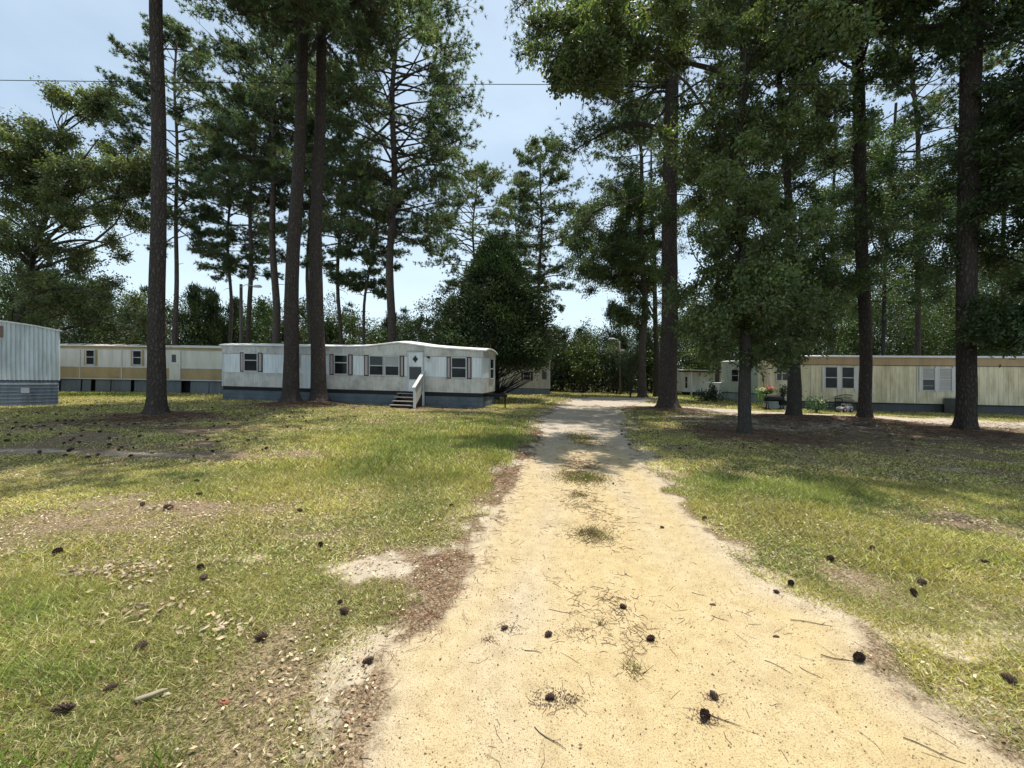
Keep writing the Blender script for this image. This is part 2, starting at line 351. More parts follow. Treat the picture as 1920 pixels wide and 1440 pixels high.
def gcol(x, y):
    r = onroad(x, y); sand_ = np.clip(.10 + sstep(-.25, .12, r) * .75 - .75 * np.clip(tufts(x, y), 0, 1) - .25 * np.exp(-((r + .05) / .15) ** 2), 0, 1)
    sand_ = np.maximum(sand_, sandy_f(x, y) * .85)
    vg = np.exp(-((r + .12) / np.clip(.10 + .06 * y, .15, .6)) ** 2); sand_ = np.maximum(sand_, vg * sstep(.36, .56, fbm(x, y, 2.4, 3, 88)) * .85)
    sand_ = sand_ - .35 * needle_edge(x, y) * (r < .15)
    green_ = cover(x, y) * .9
    Lx = np.interp(y, RD[:, 0], RD[:, 1]); Rx = np.interp(y, RD[:, 0], RD[:, 2]); u = (x - Lx) / (Rx - Lx); trk = np.exp(-((u - .24 + .03 * np.sin(y)) / .09) ** 2) + np.exp(-((u - .76 + .03 * np.sin(y * 1.3)) / .09) ** 2)
    white = np.clip(sstep(5.5, 12, y) * .8 + .45 * trk * fbm(x, y * .5, 1.5, 2, 61) + .7 * (1 - sstep(-.2, .35, road_d(x, y))) + .25 * fbm(x, y, .7, 2, 60), 0, 1)
    return np.stack([np.clip(sand_, 0, 1), green_, white], -1)
def sheet(xs, ys, name, off=0, keep=None):
    X, Y = np.meshgrid(xs, ys); Z = Hf(X, Y) + off; n, m = X.shape
    V = np.stack([X, Y, Z], -1).reshape(-1, 3); i = np.arange(n - 1)[:, None] * m + np.arange(m - 1)[None]
    f = np.stack([i, i + 1, i + m + 1, i + m], -1).reshape(-1, 4)
    if keep is not None:
        c = V[f].mean(1); f = f[keep(c[:, 0], c[:, 1])]; u, inv = np.unique(f, return_inverse=True); V = V[u]; f = inv.reshape(-1, 4)
    g = Geo(); g.add(V, f, 0, gcol(V[:, 0], V[:, 1]), True); return g.obj(name, gm)
def axis(lim, near, far, grow):
    a = [0.]; s = near
    while a[-1] < lim:
        a.append(a[-1] + s); s = min(far, near + grow * a[-1])
    return np.array(a)
ax = axis(260, .05, 12, .022); xs = np.concatenate([-ax[:0:-1], ax]) + .8
ay = axis(300, .04, 12, .012); ys = np.concatenate([-axis(30, .3, 6, .2)[:0:-1], ay]) + .6
tag(sheet(xs, ys, 'ground'), kind='structure')
rx = np.concatenate([np.arange(-1.2, 4.2, .05), np.arange(4.2, 12, .12)]); ry = np.concatenate([np.arange(-6, 1, .3), np.arange(1.0, 6, .05), np.arange(6, 33, .12)])
tag(sheet(rx, ry, 'dirt_road', .004, lambda x, y: road_d(x, y) > -.1 + .25 * (fbm(x, y, 2, 3, 4) - .5)), kind='structure')
tag(sheet(np.arange(6, 48, .15), np.arange(12, 28, .15), 'sand_lane', .009, lambda x, y: (lane_d(x, y) > -.1 + .3 * (fbm(x, y, 1.5, 3, 4) - .5)) & (road_d(x, y) < -.15)), kind='structure')

# ------------------------------------------------------------------ mobile homes
def bag(name): return Geo()
class Home:
    """a single-wide home: u along the front wall, v height above its sloping pad, w depth towards the back"""
    def __init__(s, name, A, dA, B, dB, depth, label, cat='mobile home', group='mobile homes of the park'):
        a = np.array([(A - CX) / F * dA, dA]); b = np.array([(B - CX) / F * dB, dB]); s.a = a; s.L = np.linalg.norm(b - a); s.u = (b - a) / s.L
        s.n = np.array([-s.u[1], s.u[0]])
        if s.n @ (a + b) < 0: s.n = -s.n
        s.D = depth; s.loc = np.array([a[0], a[1], 0.0]); s.z0 = 0
        s.root = empty(name, (a[0], a[1], float(H0(a[0]))), label, cat, group); s.h0 = float(H0(a[0]))
        b_h = float(H0(b[0])); s.k = (b_h - s.h0) / s.L
    def T(s, v):
        v = np.asarray(v, float); x = s.u[0] * v[:, 0] + s.n[0] * v[:, 1]; y = s.u[1] * v[:, 0] + s.n[1] * v[:, 1]
        return np.stack([x, y, v[:, 2] + s.k * v[:, 0]], -1)
    def uv(s, px, py):
        d = np.array([(px - CX) / F, 1.0]); t = np.linalg.solve(np.array([d, -s.u]).T, s.a)
        z = CZ + (HY - py) / F * t[0]; return t[1], z - (s.h0 + s.k * t[1])
    def end_uv(s, px, py):            # on the right-hand end wall: distance back from the front corner
        d = np.array([(px - CX) / F, 1.0]); c = s.a + s.u * s.L; t = np.linalg.solve(np.array([d, -s.n]).T, c)
        return t[1], CZ + (HY - py) / F * t[0] - (s.h0 + s.k * s.L)
    def part(s, name, g, mats, parent=None, label=None):
        for i in range(len(g.v)): g.v[i] = s.T(g.v[i])
        o = g.obj(name, mats, parent or s.root)
        if label: o['label'] = label
        return o
def ribbed(g, u0, u1, v0, v1, w=0., pitch=.16, dep=.014, mat_=0, along='u', D=None):
    """a sheet with raised ribs; along='u' front wall, 'end' side wall at u=D"""
    n = max(2, int(abs(u1 - u0) / pitch)); P = np.linspace(u0, u1, n + 1); prof = []
    for i in range(n):
        p = P[i]; q = P[i + 1]; prof += [(p, 0), (p + (q - p) * .62, 0), (p + (q - p) * .72, -dep), (p + (q - p) * .90, -dep)]
    prof.append((P[-1], 0)); a = np.array(prof)
    def mk(v): 
        if along == 'u': return np.stack([a[:, 0], w + a[:, 1], np.full(len(a), v)], -1)
        return np.stack([D - a[:, 1], a[:, 0], np.full(len(a), v)], -1)
    V = np.concatenate([mk(v0), mk(v1)]); m = len(a); i = np.arange(m - 1)
    g.add(V, np.stack([i, i + 1, i + 1 + m, i + m], -1), mat_)
def lapped(g, u0, u1, v0, v1, w=0., pitch=.11, dep=.014, mat_=0, end=None):
    n = max(1, round((v1 - v0) / pitch)); P = np.linspace(v0, v1, n + 1)
    for i in range(n):
        if end is None: V = [[u0, w - dep, P[i]], [u1, w - dep, P[i]], [u1, w, P[i + 1]], [u0, w, P[i + 1]], [u0, w, P[i]], [u1, w, P[i]]]
        else: V = [[end + dep, u0, P[i]], [end + dep, u1, P[i]], [end, u1, P[i + 1]], [end, u0, P[i + 1]], [end, u0, P[i]], [end, u1, P[i]]]
        g.add(V, np.array([[0, 1, 2, 3], [4, 5, 1, 0]]), mat_)
def window(h, u0, v0, u1, v1, rail=.5, glass='glass', top=None, w=-.016, mull=0, fr='frame', blinds=0):
    """frame proud of the wall, glass set back inside it, a meeting rail"""
    f = .045; g = Geo()
    for lo, hi in (((u0, v0), (u1, v0 + f)), ((u0, v1 - f), (u1, v1)), ((u0, v0 + f), (u0 + f, v1 - f)), ((u1 - f, v0 + f), (u1, v1 - f))):
        g.box((lo[0], w - .045, lo[1]), (hi[0], w, hi[1]))
    vm = v0 + (v1 - v0) * rail
    g.box((u0 + f, w - .032, vm - .022), (u1 - f, w - .004, vm + .022))
    for q in range(mull):
        um = u0 + (u1 - u0) * (q + 1) / (mull + 1); g.box((um - .02, w - .036, v0 + f), (um + .02, w - .003, v1 - f))
    o = h.part('window', g, M[fr])
    g = Geo(); g.box((u0 + f, w - .012, v0 + f), (u1 - f, w - .006, vm - .022), 0); g.box((u0 + f, w - .014, vm + .022), (u1 - f, w - .008, v1 - f), 1)
    h.part('pane', g, [M[glass], M[top or glass]], o)
    if blinds:
        for q in range(blinds):
            g = Geo(); v = v0 + f + (v1 - v0 - 2 * f) * (q + .6) / blinds; g.box((u0 + f + .01, w - .020, v - .008), (u1 - f - .01, w - .015, v + .008))
            h.part('blind_slat', g, M['frame'], o)
    return o
def shutter(h, u0, v0, u1, v1, m, w=-.016):
    g = Geo(); g.box((u0, w - .022, v0), (u1, w, v1), 0); f = .045 if u1 - u0 > .16 else .03
    g.box((u0 + f, w - .027, v0 + f), (u1 - f, w - .0225, v1 - f), 1)
    h.part('shutter', g, m)
def roofsheet(h, prof, D, over=.10, m='roof', endover=.12, crown=.12, thick=.05, L0=0, drop=None):
    """prof: (u, v) of the eave along the front; bowed across the depth"""
    prof = np.array(prof, float); us = prof[:, 0]; k = 9; ws = np.linspace(-over, D + over, k); t = (ws + over) / (D + 2 * over); bow = crown * (1 - (2 * t - 1) ** 2)
    top = np.stack([np.repeat(us, k), np.tile(ws, len(us)), np.repeat(prof[:, 1], k) + np.tile(bow, len(us))], -1); bot = top - [0, 0, thick]
    n = len(us); g = Geo(); i = (np.arange(n - 1)[:, None] * k + np.arange(k - 1)[None]).reshape(-1)
    g.add(top, np.stack([i, i + k, i + k + 1, i + 1], -1), 0, smooth=True); g.add(bot, np.stack([i, i + 1, i + k + 1, i + k], -1), 0, smooth=True)
    for e in (0, n - 1):
        j = np.arange(k - 1) + e * k; V = np.concatenate([top, bot]); g.add(V, np.stack([j, j + 1, j + 1 + n * k, j + n * k], -1), 0)
    for e in (0, k - 1):
        j = np.arange(n - 1) * k + e; g.add(np.concatenate([top, bot]), np.stack([j, j + k, j + k + n * k, j + n * k], -1), 0)
    return h.part('roof', g, M[m])
M['wht'] = siding('pale_blue_white_siding', (.80, .84, .84), (.36, .38, .36), .45)
M['gry'] = siding('grimy_grey_siding', (.66, .64, .58), (.24, .23, .20), .75, streak=False)
M['shut'] = siding('faded_pink_shutter', (.46, .37, .35), (.25, .22, .21), .4)
M['shutfr'] = mat('shutter_edge', (.022, .018, .018), .7, .3)[0]
def blockmat():
    m, nt, b = mat('blue_grey_block', (.2, .25, .3), .9, .15); t = N(nt, 'ShaderNodeTexCoord').outputs['Object']
    n = noise(nt, t, 1.5, 6, .7); r = ramp(nt, [(.3, (.08, .10, .12)), (.6, (.135, .165, .185)), (.8, (.25, .26, .265))]); nt.links.new(n.outputs[0], r.inputs[0])
    nt.links.new(r.outputs[0], b.inputs['Base Color']); n2 = noise(nt, t, 40, 3); bump(nt, b, n2.outputs[0], .4, .01); return m
M['block'] = blockmat()
M['dskirt'] = siding('dark_lap_skirting', (.075, .085, .09), (.04, .045, .045), .7)
def blockwall(h, u0, u1, v1, w=0.0, end=None, parent=None, seg=.4, course=.2, v0=-.15):
    g = Geo(); r = 0; v = v1
    while v > v0:
        vb = max(v - course, v0); x = u0 - (seg / 2 if r % 2 else 0)
        while x < u1:
            a = max(x, u0) + .004; b = min(x + seg, u1) - .006
            if b - a > .03:
                if end is None: g.box((a, w, vb + .008), (b, w + .15, v - .008))
                else: g.box((end - .15, a, vb + .008), (end, b, v - .008))
            x += seg
        if end is None: g.box((u0, w + .012, vb), (u1, w + .14, v), 1)
        else: g.box((end - .14, u0, vb), (end - .012, u1, v), 1)
        v = vb; r += 1
    return g

# --- the white home with the arched eave
h = Home('mobile_home', 417, 20.16, 905, 18.2, 3.0, 'long white and grey mobile home with arched white roof and front steps')
uv = h.uv
Lm = h.L; vf = uv(600, 731)[1]                      # floor line
vbot = .80; vwain = uv(1740/3.4286+400, 600+372/3.4286)[1]; vfas = uv(905, 670)[1]
def band(v): return v
pu = [uv(p, q) for p, q in ((417, 646), (480, 646.5), (560, 648), (620, 649), (665, 649), (690, 648.0), (715, 645), (735, 642.5), (748, 641.5), (765, 643), (785, 646), (810, 649.5), (840, 652), (870, 654), (905, 656), (912, 656.5))]
eave = [(u, v) for u, v in pu]
vW = uv(417, 697)[1]; vFa = uv(417, 661)[1]
vWr = uv(905, 709)[1]; vFr = uv(905, 671)[1]; vBl = uv(417, 724)[1]; vBr = uv(905, 737)[1]
def lin(u, a, b): return a + (b - a) * u / Lm
lo_, wa_, fa_ = (vBl + vBr) / 2, (vW + vWr) / 2, (vFa + vFr) / 2
g = Geo(); ribbed(g, 0, Lm, wa_, fa_, 0, .15, .012, 0); ribbed(g, 0, Lm, lo_, wa_, -.004, .10, .008, 1)
ribbed(g, 0, h.D, wa_, fa_, 0, .15, .012, 0, 'end', Lm); ribbed(g, 0, h.D, lo_, wa_, 0, .10, .008, 1, 'end', Lm + .004)
g.add([[0, .0, lo_], [0, h.D, lo_], [0, h.D, fa_ + .2], [0, 0, fa_ + .2]], np.array([[0, 1, 2, 3]]), 0)
g.add([[0, h.D, lo_], [Lm, h.D, lo_], [Lm, h.D, fa_ + .3], [0, h.D, fa_ + .3]], np.array([[0, 1, 2, 3]]), 0)
g.add([[0, 0, lo_ + .01], [Lm, 0, lo_ + .01], [Lm, h.D, lo_ + .01], [0, h.D, lo_ + .01]], np.array([[0, 1, 2, 3]]), 1)
h.part('wall', g, [M['wht'], M['gry']])
g = Geo(); eu = np.array([e[0] for e in eave]); ev = np.array([e[1] for e in eave]); eu[0] = 0; ue = np.linspace(0, Lm, 120); evv = np.interp(ue, eu, ev) - .06
pr = np.where((np.arange(120) % 2) == 0, -.035, -.028)
V = np.concatenate([np.stack([ue, pr, np.full(120, fa_)], -1), np.stack([ue, pr, evv], -1)]); i = np.arange(119)
g.add(V, np.stack([i, i + 1, i + 121, i + 120], -1)); g.add(np.concatenate([V[:120], V[:120] * [1, 0, 1]]), np.stack([i + 1, i, i + 120, i + 121], -1))
dw = np.linspace(-.035, h.D, 14); bow = .14 * (1 - (2 * (dw + .1) / (h.D + .2) - 1) ** 2); e1 = ev[-2] - .06
V = np.concatenate([np.stack([np.full(14, Lm + .035), dw, np.full(14, fa_)], -1), np.stack([np.full(14, Lm + .035), dw, e1 + bow], -1)]); i = np.arange(13)
g.add(V, np.stack([i, i + 1, i + 15, i + 14], -1)); g.add(np.concatenate([V[:14], V[:14] - [.035, 0, 0]]), np.stack([i + 1, i, i + 14, i + 15], -1))
g.add([[Lm,-.035,fa_],[Lm+.035,-.035,fa_],[Lm+.035,-.035,e1],[Lm,-.035,e1]], np.array([[0,1,2,3]]))
h.part('fascia', g, M['gry'])
rp = list(zip(eu, ev)); rp[-1] = (Lm + .16, ev[-1]); rp[0] = (-.1, ev[0]); roofsheet(h, rp, h.D, .09, crown=.16, thick=.06)
g = Geo(); g.box((0, -.012, fa_ - .012), (Lm, -.0, fa_ + .012)); 
h.part('trim_strip', g, M['shutfr'])
g = Geo()
for u_ in (.0, Lm - .05): g.box((u_, -.03, lo_), (u_ + .05, .0, fa_ - .015))
g.box((0, -.024, wa_ - .015), (Lm - .06, -.0, wa_ + .015))
h.part('corner_trim', g, M['trim'])
g = Geo(); g.box((.02, .03, lo_ - .19), (Lm - .02, h.D - .03, lo_)); h.part('underfloor_shade', g, M['black'])  # solid black block stands in for the shade between wall and skirting
h.part('skirting', blockwall(h, 0, Lm, lo_ - .19, 0.02), [M['block'], M['dskirt']])
h.part('skirting', blockwall(h, .15, h.D, lo_ - .19, 0, Lm - .05), [M['block'], M['dskirt']])
Z = lambda x, y: uv(x / 3.4286 + 400, y / 3.4286 + 600)
for (x0, x1, y0, y1, s0, s1, kind) in ((200, 290, 212, 330, (175, 199), (291, 318), 0), (778, 868, 224, 350, (750, 776), (870, 897), 0), (1003, 1098, 229, 357, (971, 1000), None, 1), (1104, 1199, 232, 359, None, (1202, 1228), 2), (1530, 1630, 241, 374, (1501, 1527), (1633, 1660), 3)):
    a = Z(x0, y1); b = Z(x1, y0); window(h, a[0], a[1], b[0], b[1], .5 if kind else .6, 'glass' if kind != 2 else 'glass', {0: 'glass', 1: 'screen', 2: 'blind', 3: 'glass'}[kind])
    for s_ in (s0, s1):
        if s_: shutter(h, Z(s_[0], y1)[0], a[1] - .02, Z(s_[1], y1)[0], b[1] + .02, [M['shutfr'], M['shut']])
a = Z(520, 305); b = Z(560, 222); window(h, a[0], a[1], b[0], b[1], .5)
g = Geo(); a = Z(584, 440); b = Z(640, 328); g.box((a[0], -.05, lo_ + .0), (b[0], -.012, b[1]))
g.box((a[0] + .06, -.058, lo_ + .08), (b[0] - .06, -.0505, b[1] - .08)); h.part('hatch_door', g, M['wht'])
# end window, turned to the end wall
e0 = h.end_uv(917.5, 711); e1_ = h.end_uv(924.5, 673)
g = Geo(); f = .05
for a0, b0, c0, d0 in ((e0[0], e0[1], e1_[0], e0[1] + f), (e0[0], e1_[1] - f, e1_[0], e1_[1]), (e0[0], e0[1] + f, e0[0] + f, e1_[1] - f), (e1_[0] - f, e0[1] + f, e1_[0], e1_[1] - f), (e0[0] + f, (e0[1] + e1_[1]) / 2 - .02, e1_[0] - f, (e0[1] + e1_[1]) / 2 + .02)):
    g.box((Lm + .012, a0, b0), (Lm + .055, c0, d0))
o = h.part('window', g, M['frame']); g = Geo(); g.box((Lm + .014, e0[0] + f, e0[1] + f), (Lm + .028, e1_[0] - f, e1_[1] - f)); h.part('pane', g, M['glass'], o)
# front door
a = Z(1256, 456); b = Z(1347, 210); u0, v0, u1, v1 = a[0], lo_ + .0, b[0], b[1]; f = .05
g = Geo(); g.box((u0 - f, -.075, v0), (u0, -.012, v1 + f)); g.box((u1, -.075, v0), (u1 + f, -.012, v1 + f)); g.box((u0, -.075, v1), (u1, -.012, v1 + f))
g.box((u0 - f - .02, -.06, v1 + f), (u1 + f + .02, -.036, v1 + f + .02), 1)
h.part('door_frame', g, [M['frame'], M['black']])
g = Geo(); g.box((u0, -.05, v0), (u1, -.012, v1), 0); vm = v0 + (v1 - v0) * .30; vn = v0 + (v1 - v0) * .64
g.box((u0 + .05, -.056, vm), (u1 - .05, -.0505, vn), 1)
for q in range(2): g.box((u0 + .02, -.060, (vm, vn)[q] - .02), (u1 - .02, -.0505, (vm, vn)[q] + .02), 2)
uc = (u0 + u1) / 2; vc = (vn + v1) / 2 + .02; s_ = .21
for (q, dd, mm) in ((s_, -.058, 2), (s_ * .78, -.062, 3)):
    g.add([[uc - q * .8, dd, vc], [uc, dd, vc - q], [uc + q * .8, dd, vc], [uc, dd, vc + q]], np.array([[0, 1, 2, 3]]), mm)
o = h.part('front_door', g, [M['wht'], M['screen'], M['frame'], M['glass']])
g = Geo(); g.box((u1 - .055, -.10, vm + .10), (u1 - .02, -.05, vm + .24)); h.part('handle', g, M['black'], o)
# porch lamp
a = Z(1385, 240); g = Geo(); g.box((a[0] - .05, -.10, a[1] - .05), (a[0] + .05, -.012, a[1] + .05), 0); g.tube([[a[0], -.09, a[1] - .05], [a[0], -.09, a[1] - .20]], [.05, .035], 8, 1)
h.part('porch_lamp', g, [M['black'], M['trim']])
# hitch tongue
c = Lm; g = Geo(); g.box((c, .5, .52), (c + .5, .62, .66)); h.part('hitch_beam', g, M['steel']); g = Geo()
g.box((c + .0, .62, .54), (c + 1.0, .74, .64)); g.box((c + .5, .5, .53), (c + 1.05, .62, .65)); h.part('hitch_tongue', g, M['steel'])
g = Geo(); g.tube([[c + .95, .6, .0], [c + .95, .6, .78]], .035, 8); g.box((c + .87, .52, -.03), (c + 1.03, .68, .0)); h.part('jack_stand', g, M['steel'])
HW = h
# steps: a thing of their own, resting on the ground against the wall
a = HW.a + HW.u * (u0 - .05); bx = (u0 + u1) / 2
st = empty('front_steps', (0, 0, 0), 'weathered wooden front steps with one white railing at the white trailer door', 'steps')
P0 = HW.T(np.array([[u0 - .45, -1.25, 0]]))[0] + [HW.a[0], HW.a[1], HW.h0]; st.location = tuple(P0)
def wp(g):
    for i in range(len(g.v)): g.v[i] = HW.T(g.v[i]) + np.array([HW.a[0], HW.a[1], HW.h0]) - P0
M['wood'] = siding('weathered_board', (.30, .28, .25), (.12, .11, .10), .7); M['oldwood'] = siding('dark_riser_board', (.05, .045, .04), (.03, .03, .03), .5)
us0 = u0 - .42; us1 = u1 + .02; top = lo_ - .02; nst = 4
for i in range(nst):
    v = top - (i + .35) * (top / (nst + .1)); w1 = -.12 - i * .27
    g = Geo(); g.box((us0, w1 - .27, v - .035), (us1, w1 + .02, v)); wp(g); g.obj('tread', M['wood'], st)
g = Geo()
for x in (us0 + .03, us1 - .07):
    g.add([[x, -.08, top - .05], [x, -1.2, .0], [x, -.9, -.05], [x, -.08, .0], [x + .04, -.08, top - .05], [x + .04, -1.2, .0], [x + .04, -.9, -.05], [x + .04, -.08, .0]], np.array([[0, 1, 2, 3], [7, 6, 5, 4], [0, 4, 5, 1], [1, 5, 6, 2], [2, 6, 7, 3]]))
g.box((us0 + .08, -.14, .0), (us1 - .08, -.11, top - .2)); wp(g); g.obj('stringer', M['oldwood'], st)
g = Geo(); x = us1 + .0
g.box((x, -1.22, -.05), (x + .09, -1.13, .92)); wp(g); g.obj('railing_post', M['trim'], st)
g = Geo(); g.box((x, -.16, -.03), (x + .09, -.07, top + .95)); wp(g); g.obj('railing_post', M['trim'], st)
g = Geo()
def slope(g, y0, z0, y1, z1, th, x0, x1): g.add([[x0, y0, z0 - th], [x0, y1, z1 - th], [x0, y1, z1], [x0, y0, z0], [x1, y0, z0 - th], [x1, y1, z1 - th], [x1, y1, z1], [x1, y0, z0]], np.array([[0, 3, 2, 1], [4, 5, 6, 7], [3, 7, 6, 2], [0, 1, 5, 4], [0, 4, 7, 3], [1, 2, 6, 5]]))
slope(g, -1.28, .93, -.02, top + 1.02, .04, x - .03, x + .12); wp(g); g.obj('handrail', M['trim'], st)
g = Geo(); slope(g, -1.12, .88, -.17, top + .86, .80, x + .03, x + .06); wp(g); g.obj('railing_panel', siding('pale_plank', (.5, .5, .46), (.25, .24, .2), .6), st)

# --- corrugated end at the left edge
M['corr'] = siding('corrugated_white_metal', (.74, .79, .78), (.30, .31, .29), .55)
C1 = np.array([(112 - CX) / F * 15.4, 15.4]); dv = unit(np.array([-.60, -.80])); C0 = C1 + dv * 3.2
pxl = CX + C0[0] / C0[1] * F
h = Home('mobile_home', pxl, C0[1], 112, 15.4, 14, 'corrugated white trailer end with rust streak and dark ribbed skirting')
h.k = -.012
Lm = h.L; vl = h.uv(60, 713)[1]; vt = h.uv(112, 620)[1]; crown = .22
def archv(u): return vt + crown * (1 - (1 - np.clip((Lm - u) / (Lm * .62), 0, 1)) ** 2) * 1.0
g = Geo(); n = int(Lm / .105); P = np.linspace(0, Lm, n + 1); prof = []
for i in range(n): p = P[i]; q = P[i + 1]; prof += [(p, 0), (p + (q - p) * .45, 0), (p + (q - p) * .6, -.02), (p + (q - p) * .85, -.02)]
prof.append((Lm, 0)); a = np.array(prof); m_ = len(a)
vb2 = h.uv(60, 640)[1]
for lo, hi, off in ((vl, vb2, 0), (vb2 - .02, None, -.012)):
    hv = archv(a[:, 0]) if hi is None else np.full(m_, hi); V = np.concatenate([np.stack([a[:, 0], a[:, 1] + off, np.full(m_, lo)], -1), np.stack([a[:, 0], a[:, 1] + off, hv], -1)]); i = np.arange(m_ - 1)
    g.add(V, np.stack([i, i + 1, i + 1 + m_, i + m_], -1))
ribbed(g, 0, 14, vl, vt, 0, .11, .015, 0, 'end', Lm); g.add([[0, 0, vl], [0, 14, vl], [0, 14, vt], [0, 0, vt]], np.array([[0, 1, 2, 3]]))
h.part('wall', g, M['corr'])
g = Geo(); us = np.linspace(-.05, Lm + .06, 26); av = archv(us) + .02
for z_, sgn in ((0, 1), (-.05, -1)):
    V = np.concatenate([np.stack([us, np.full(26, -.08), av + z_], -1), np.stack([us, np.full(26, 14.), av + z_], -1)]); i = np.arange(25); g.add(V, np.stack([i, i + 1, i + 27, i + 26], -1), 0, smooth=True)
V = np.concatenate([np.stack([us, np.full(26, -.08), av], -1), np.stack([us, np.full(26, -.08), av - .05], -1)]); g.add(V, np.stack([i, i + 1, i + 27, i + 26], -1))
h.part('roof', g, M['roof'])
M['ribskirt'] = siding('dark_ribbed_skirting', (.20, .23, .26), (.08, .09, .10), .8)
g = Geo(); lapped(g, 0, Lm - .03, -.1, vl - .03, .02, .13, .05); lapped(g, .03, 14, -.1, vl - .03, 0, .075, .02, 0, Lm - .05); g.box((0, .0, vl - .03), (Lm, .03, vl + .01), 1)
h.part('skirting', g, [M['ribskirt'], M['black']])
a = h.uv(47, 737); g = Geo(); u0 = h.uv(39, 730)[0]; u1 = h.uv(55, 730)[0]; g.box((u0, -.03, a[1]), (u1, -.0, a[1] + .2)); h.part('vent_cover', g, mat('pale_vent', (.5, .5, .52), .7)[0])
g = Geo(); a = h.uv(4, 633); g.box((a[0] - .9, -.041, a[1]), (a[0] + .02, -.033, a[1] + .42)); h.part('rust_patch', g, siding('rusted_sheet', (.20, .095, .05), (.32, .27, .22), .6))

# --- cream and tan home behind
M['crm'] = siding('cream_lap_siding', (.72, .68, .58), (.36, .35, .28), .45, rough=.6)
M['tan'] = siding('tan_lap_siding', (.46, .34, .17), (.24, .17, .07), .35, (.24, .21, .08))
M['cskirt'] = siding('blue_grey_skirt_panel', (.17, .20, .215), (.09, .10, .10), .7)
h = Home('mobile_home', 95, 24.9, 470, 24.9, 3.4, 'cream and tan banded mobile home with pale door behind the pines')
uv = h.uv; Lm = h.L; vb = uv(300, 712)[1]; vmid = uv(300, 689.5)[1]; vtop = uv(300, 657)[1]; vroof = uv(300, 650)[1]
g = Geo(); lapped(g, 0, Lm, vmid, vtop, 0, .105, .013, 0); lapped(g, 0, Lm, vb, vmid, -.004, .13, .013, 1); lapped(g, 0, Lm, vtop, vroof - .05, -.006, .13, .010, 1)
g.box((0, .005, vb), (Lm, h.D, vroof - .06), 0); h.part('wall', g, [M['crm'], M['tan']])
g = Geo(); g.box((0, -.03, vmid - .03), (Lm, -.013, vmid + .02)); g.box((0, -.03, vb - .03), (Lm, -.018, vb + .03)); g.box((0, -.028, vtop - .02), (Lm, -.0, vtop + .02))
for p in (150.5, 228.5): u_ = uv(p, 680)[0]; g.box((u_ - .03, -.034, vb), (u_ + .03, -.014, vtop))
h.part('trim_strip', g, M['trim'])
roofsheet(h, [(-.1, vroof), (Lm / 2, vroof + .01), (Lm + .1, vroof)], h.D, .12, crown=.2, m='crm')
g = Geo(); k_ = rng.uniform(0, 1, 40)
for i in range(26):
    x = .5 + i * .28 + rng.normal() * .1; g.tube([[x, -.1, vroof + .03 + rng.uniform(0, .05)], [x + rng.uniform(.3, .8), .2 + rng.uniform(-.2, .8), vroof + .10 + rng.uniform(0, .1)]], .012, 5)
h.part('roof_edge_batten', g, M['oldwood'])
for x0, x1, y0, y1 in ((162, 179, 656, 684), (249.5, 267, 657, 684.5)):
    a = uv(x0, y1); b = uv(x1, y0); window(h, a[0], a[1], b[0], b[1], .52, w=-.014)
    for s0, s1 in ((x0 - 3.6, x0 - .3), (x1 + .3, x1 + 3.6)): shutter(h, uv(s0, 680)[0], a[1] - .03, uv(s1, 680)[0], b[1] + .02, [M['tan'], M['tan']], -.014)
a = uv(318.5, 711); b = uv(337, 660); g = Geo(); g.box((a[0], -.05, vb + .01), (b[0], -.014, b[1])); g.box((b[0], -.06, vb), (b[0] + .09, -.014, b[1] + .06)); g.box((a[0] - .06, -.06, b[1]), (b[0], -.014, b[1] + .06))
o = h.part('front_door', g, M['crm']); g = Geo(); g.box((a[0] + .16, -.058, b[1] - .65), (a[0] + .43, -.0505, b[1] - .17)); h.part('pane', g, M['screen'], o)
g = Geo(); g.tube([[b[0] - .07, -.05, vb + .95], [b[0] - .07, -.09, vb + .95]], .03, 8); h.part('handle', g, M['frame'], o)
for (p0, p1, tl) in ((113, 149, 0), (152, 168, 0), (177, 205, .0), (207, 243, .0), (250, 338, 0), (355, 390, .03), (391, 425, 0)):
    a = uv(p0, 700)[0]; b = uv(p1, 700)[0]; g = Geo(); g.add([[a, .04, -.15], [b, .04 - tl, -.15], [b, .08, vb - .04], [a + tl, .08, vb - .04], [a, .08, -.15], [b, .08, -.15], [b, .1, vb - .04], [a, .1, vb - .04]], np.array([[0, 1, 2, 3], [5, 4, 7, 6], [0, 3, 7, 4], [1, 5, 6, 2]])); h.part('skirting', g, M['cskirt'])
g = Geo(); g.box((0, .4, -.1), (Lm, .5, vb)); h.part('underfloor_shade', g, M['black'])  # black sheet puts the shade behind the skirting panels into colour

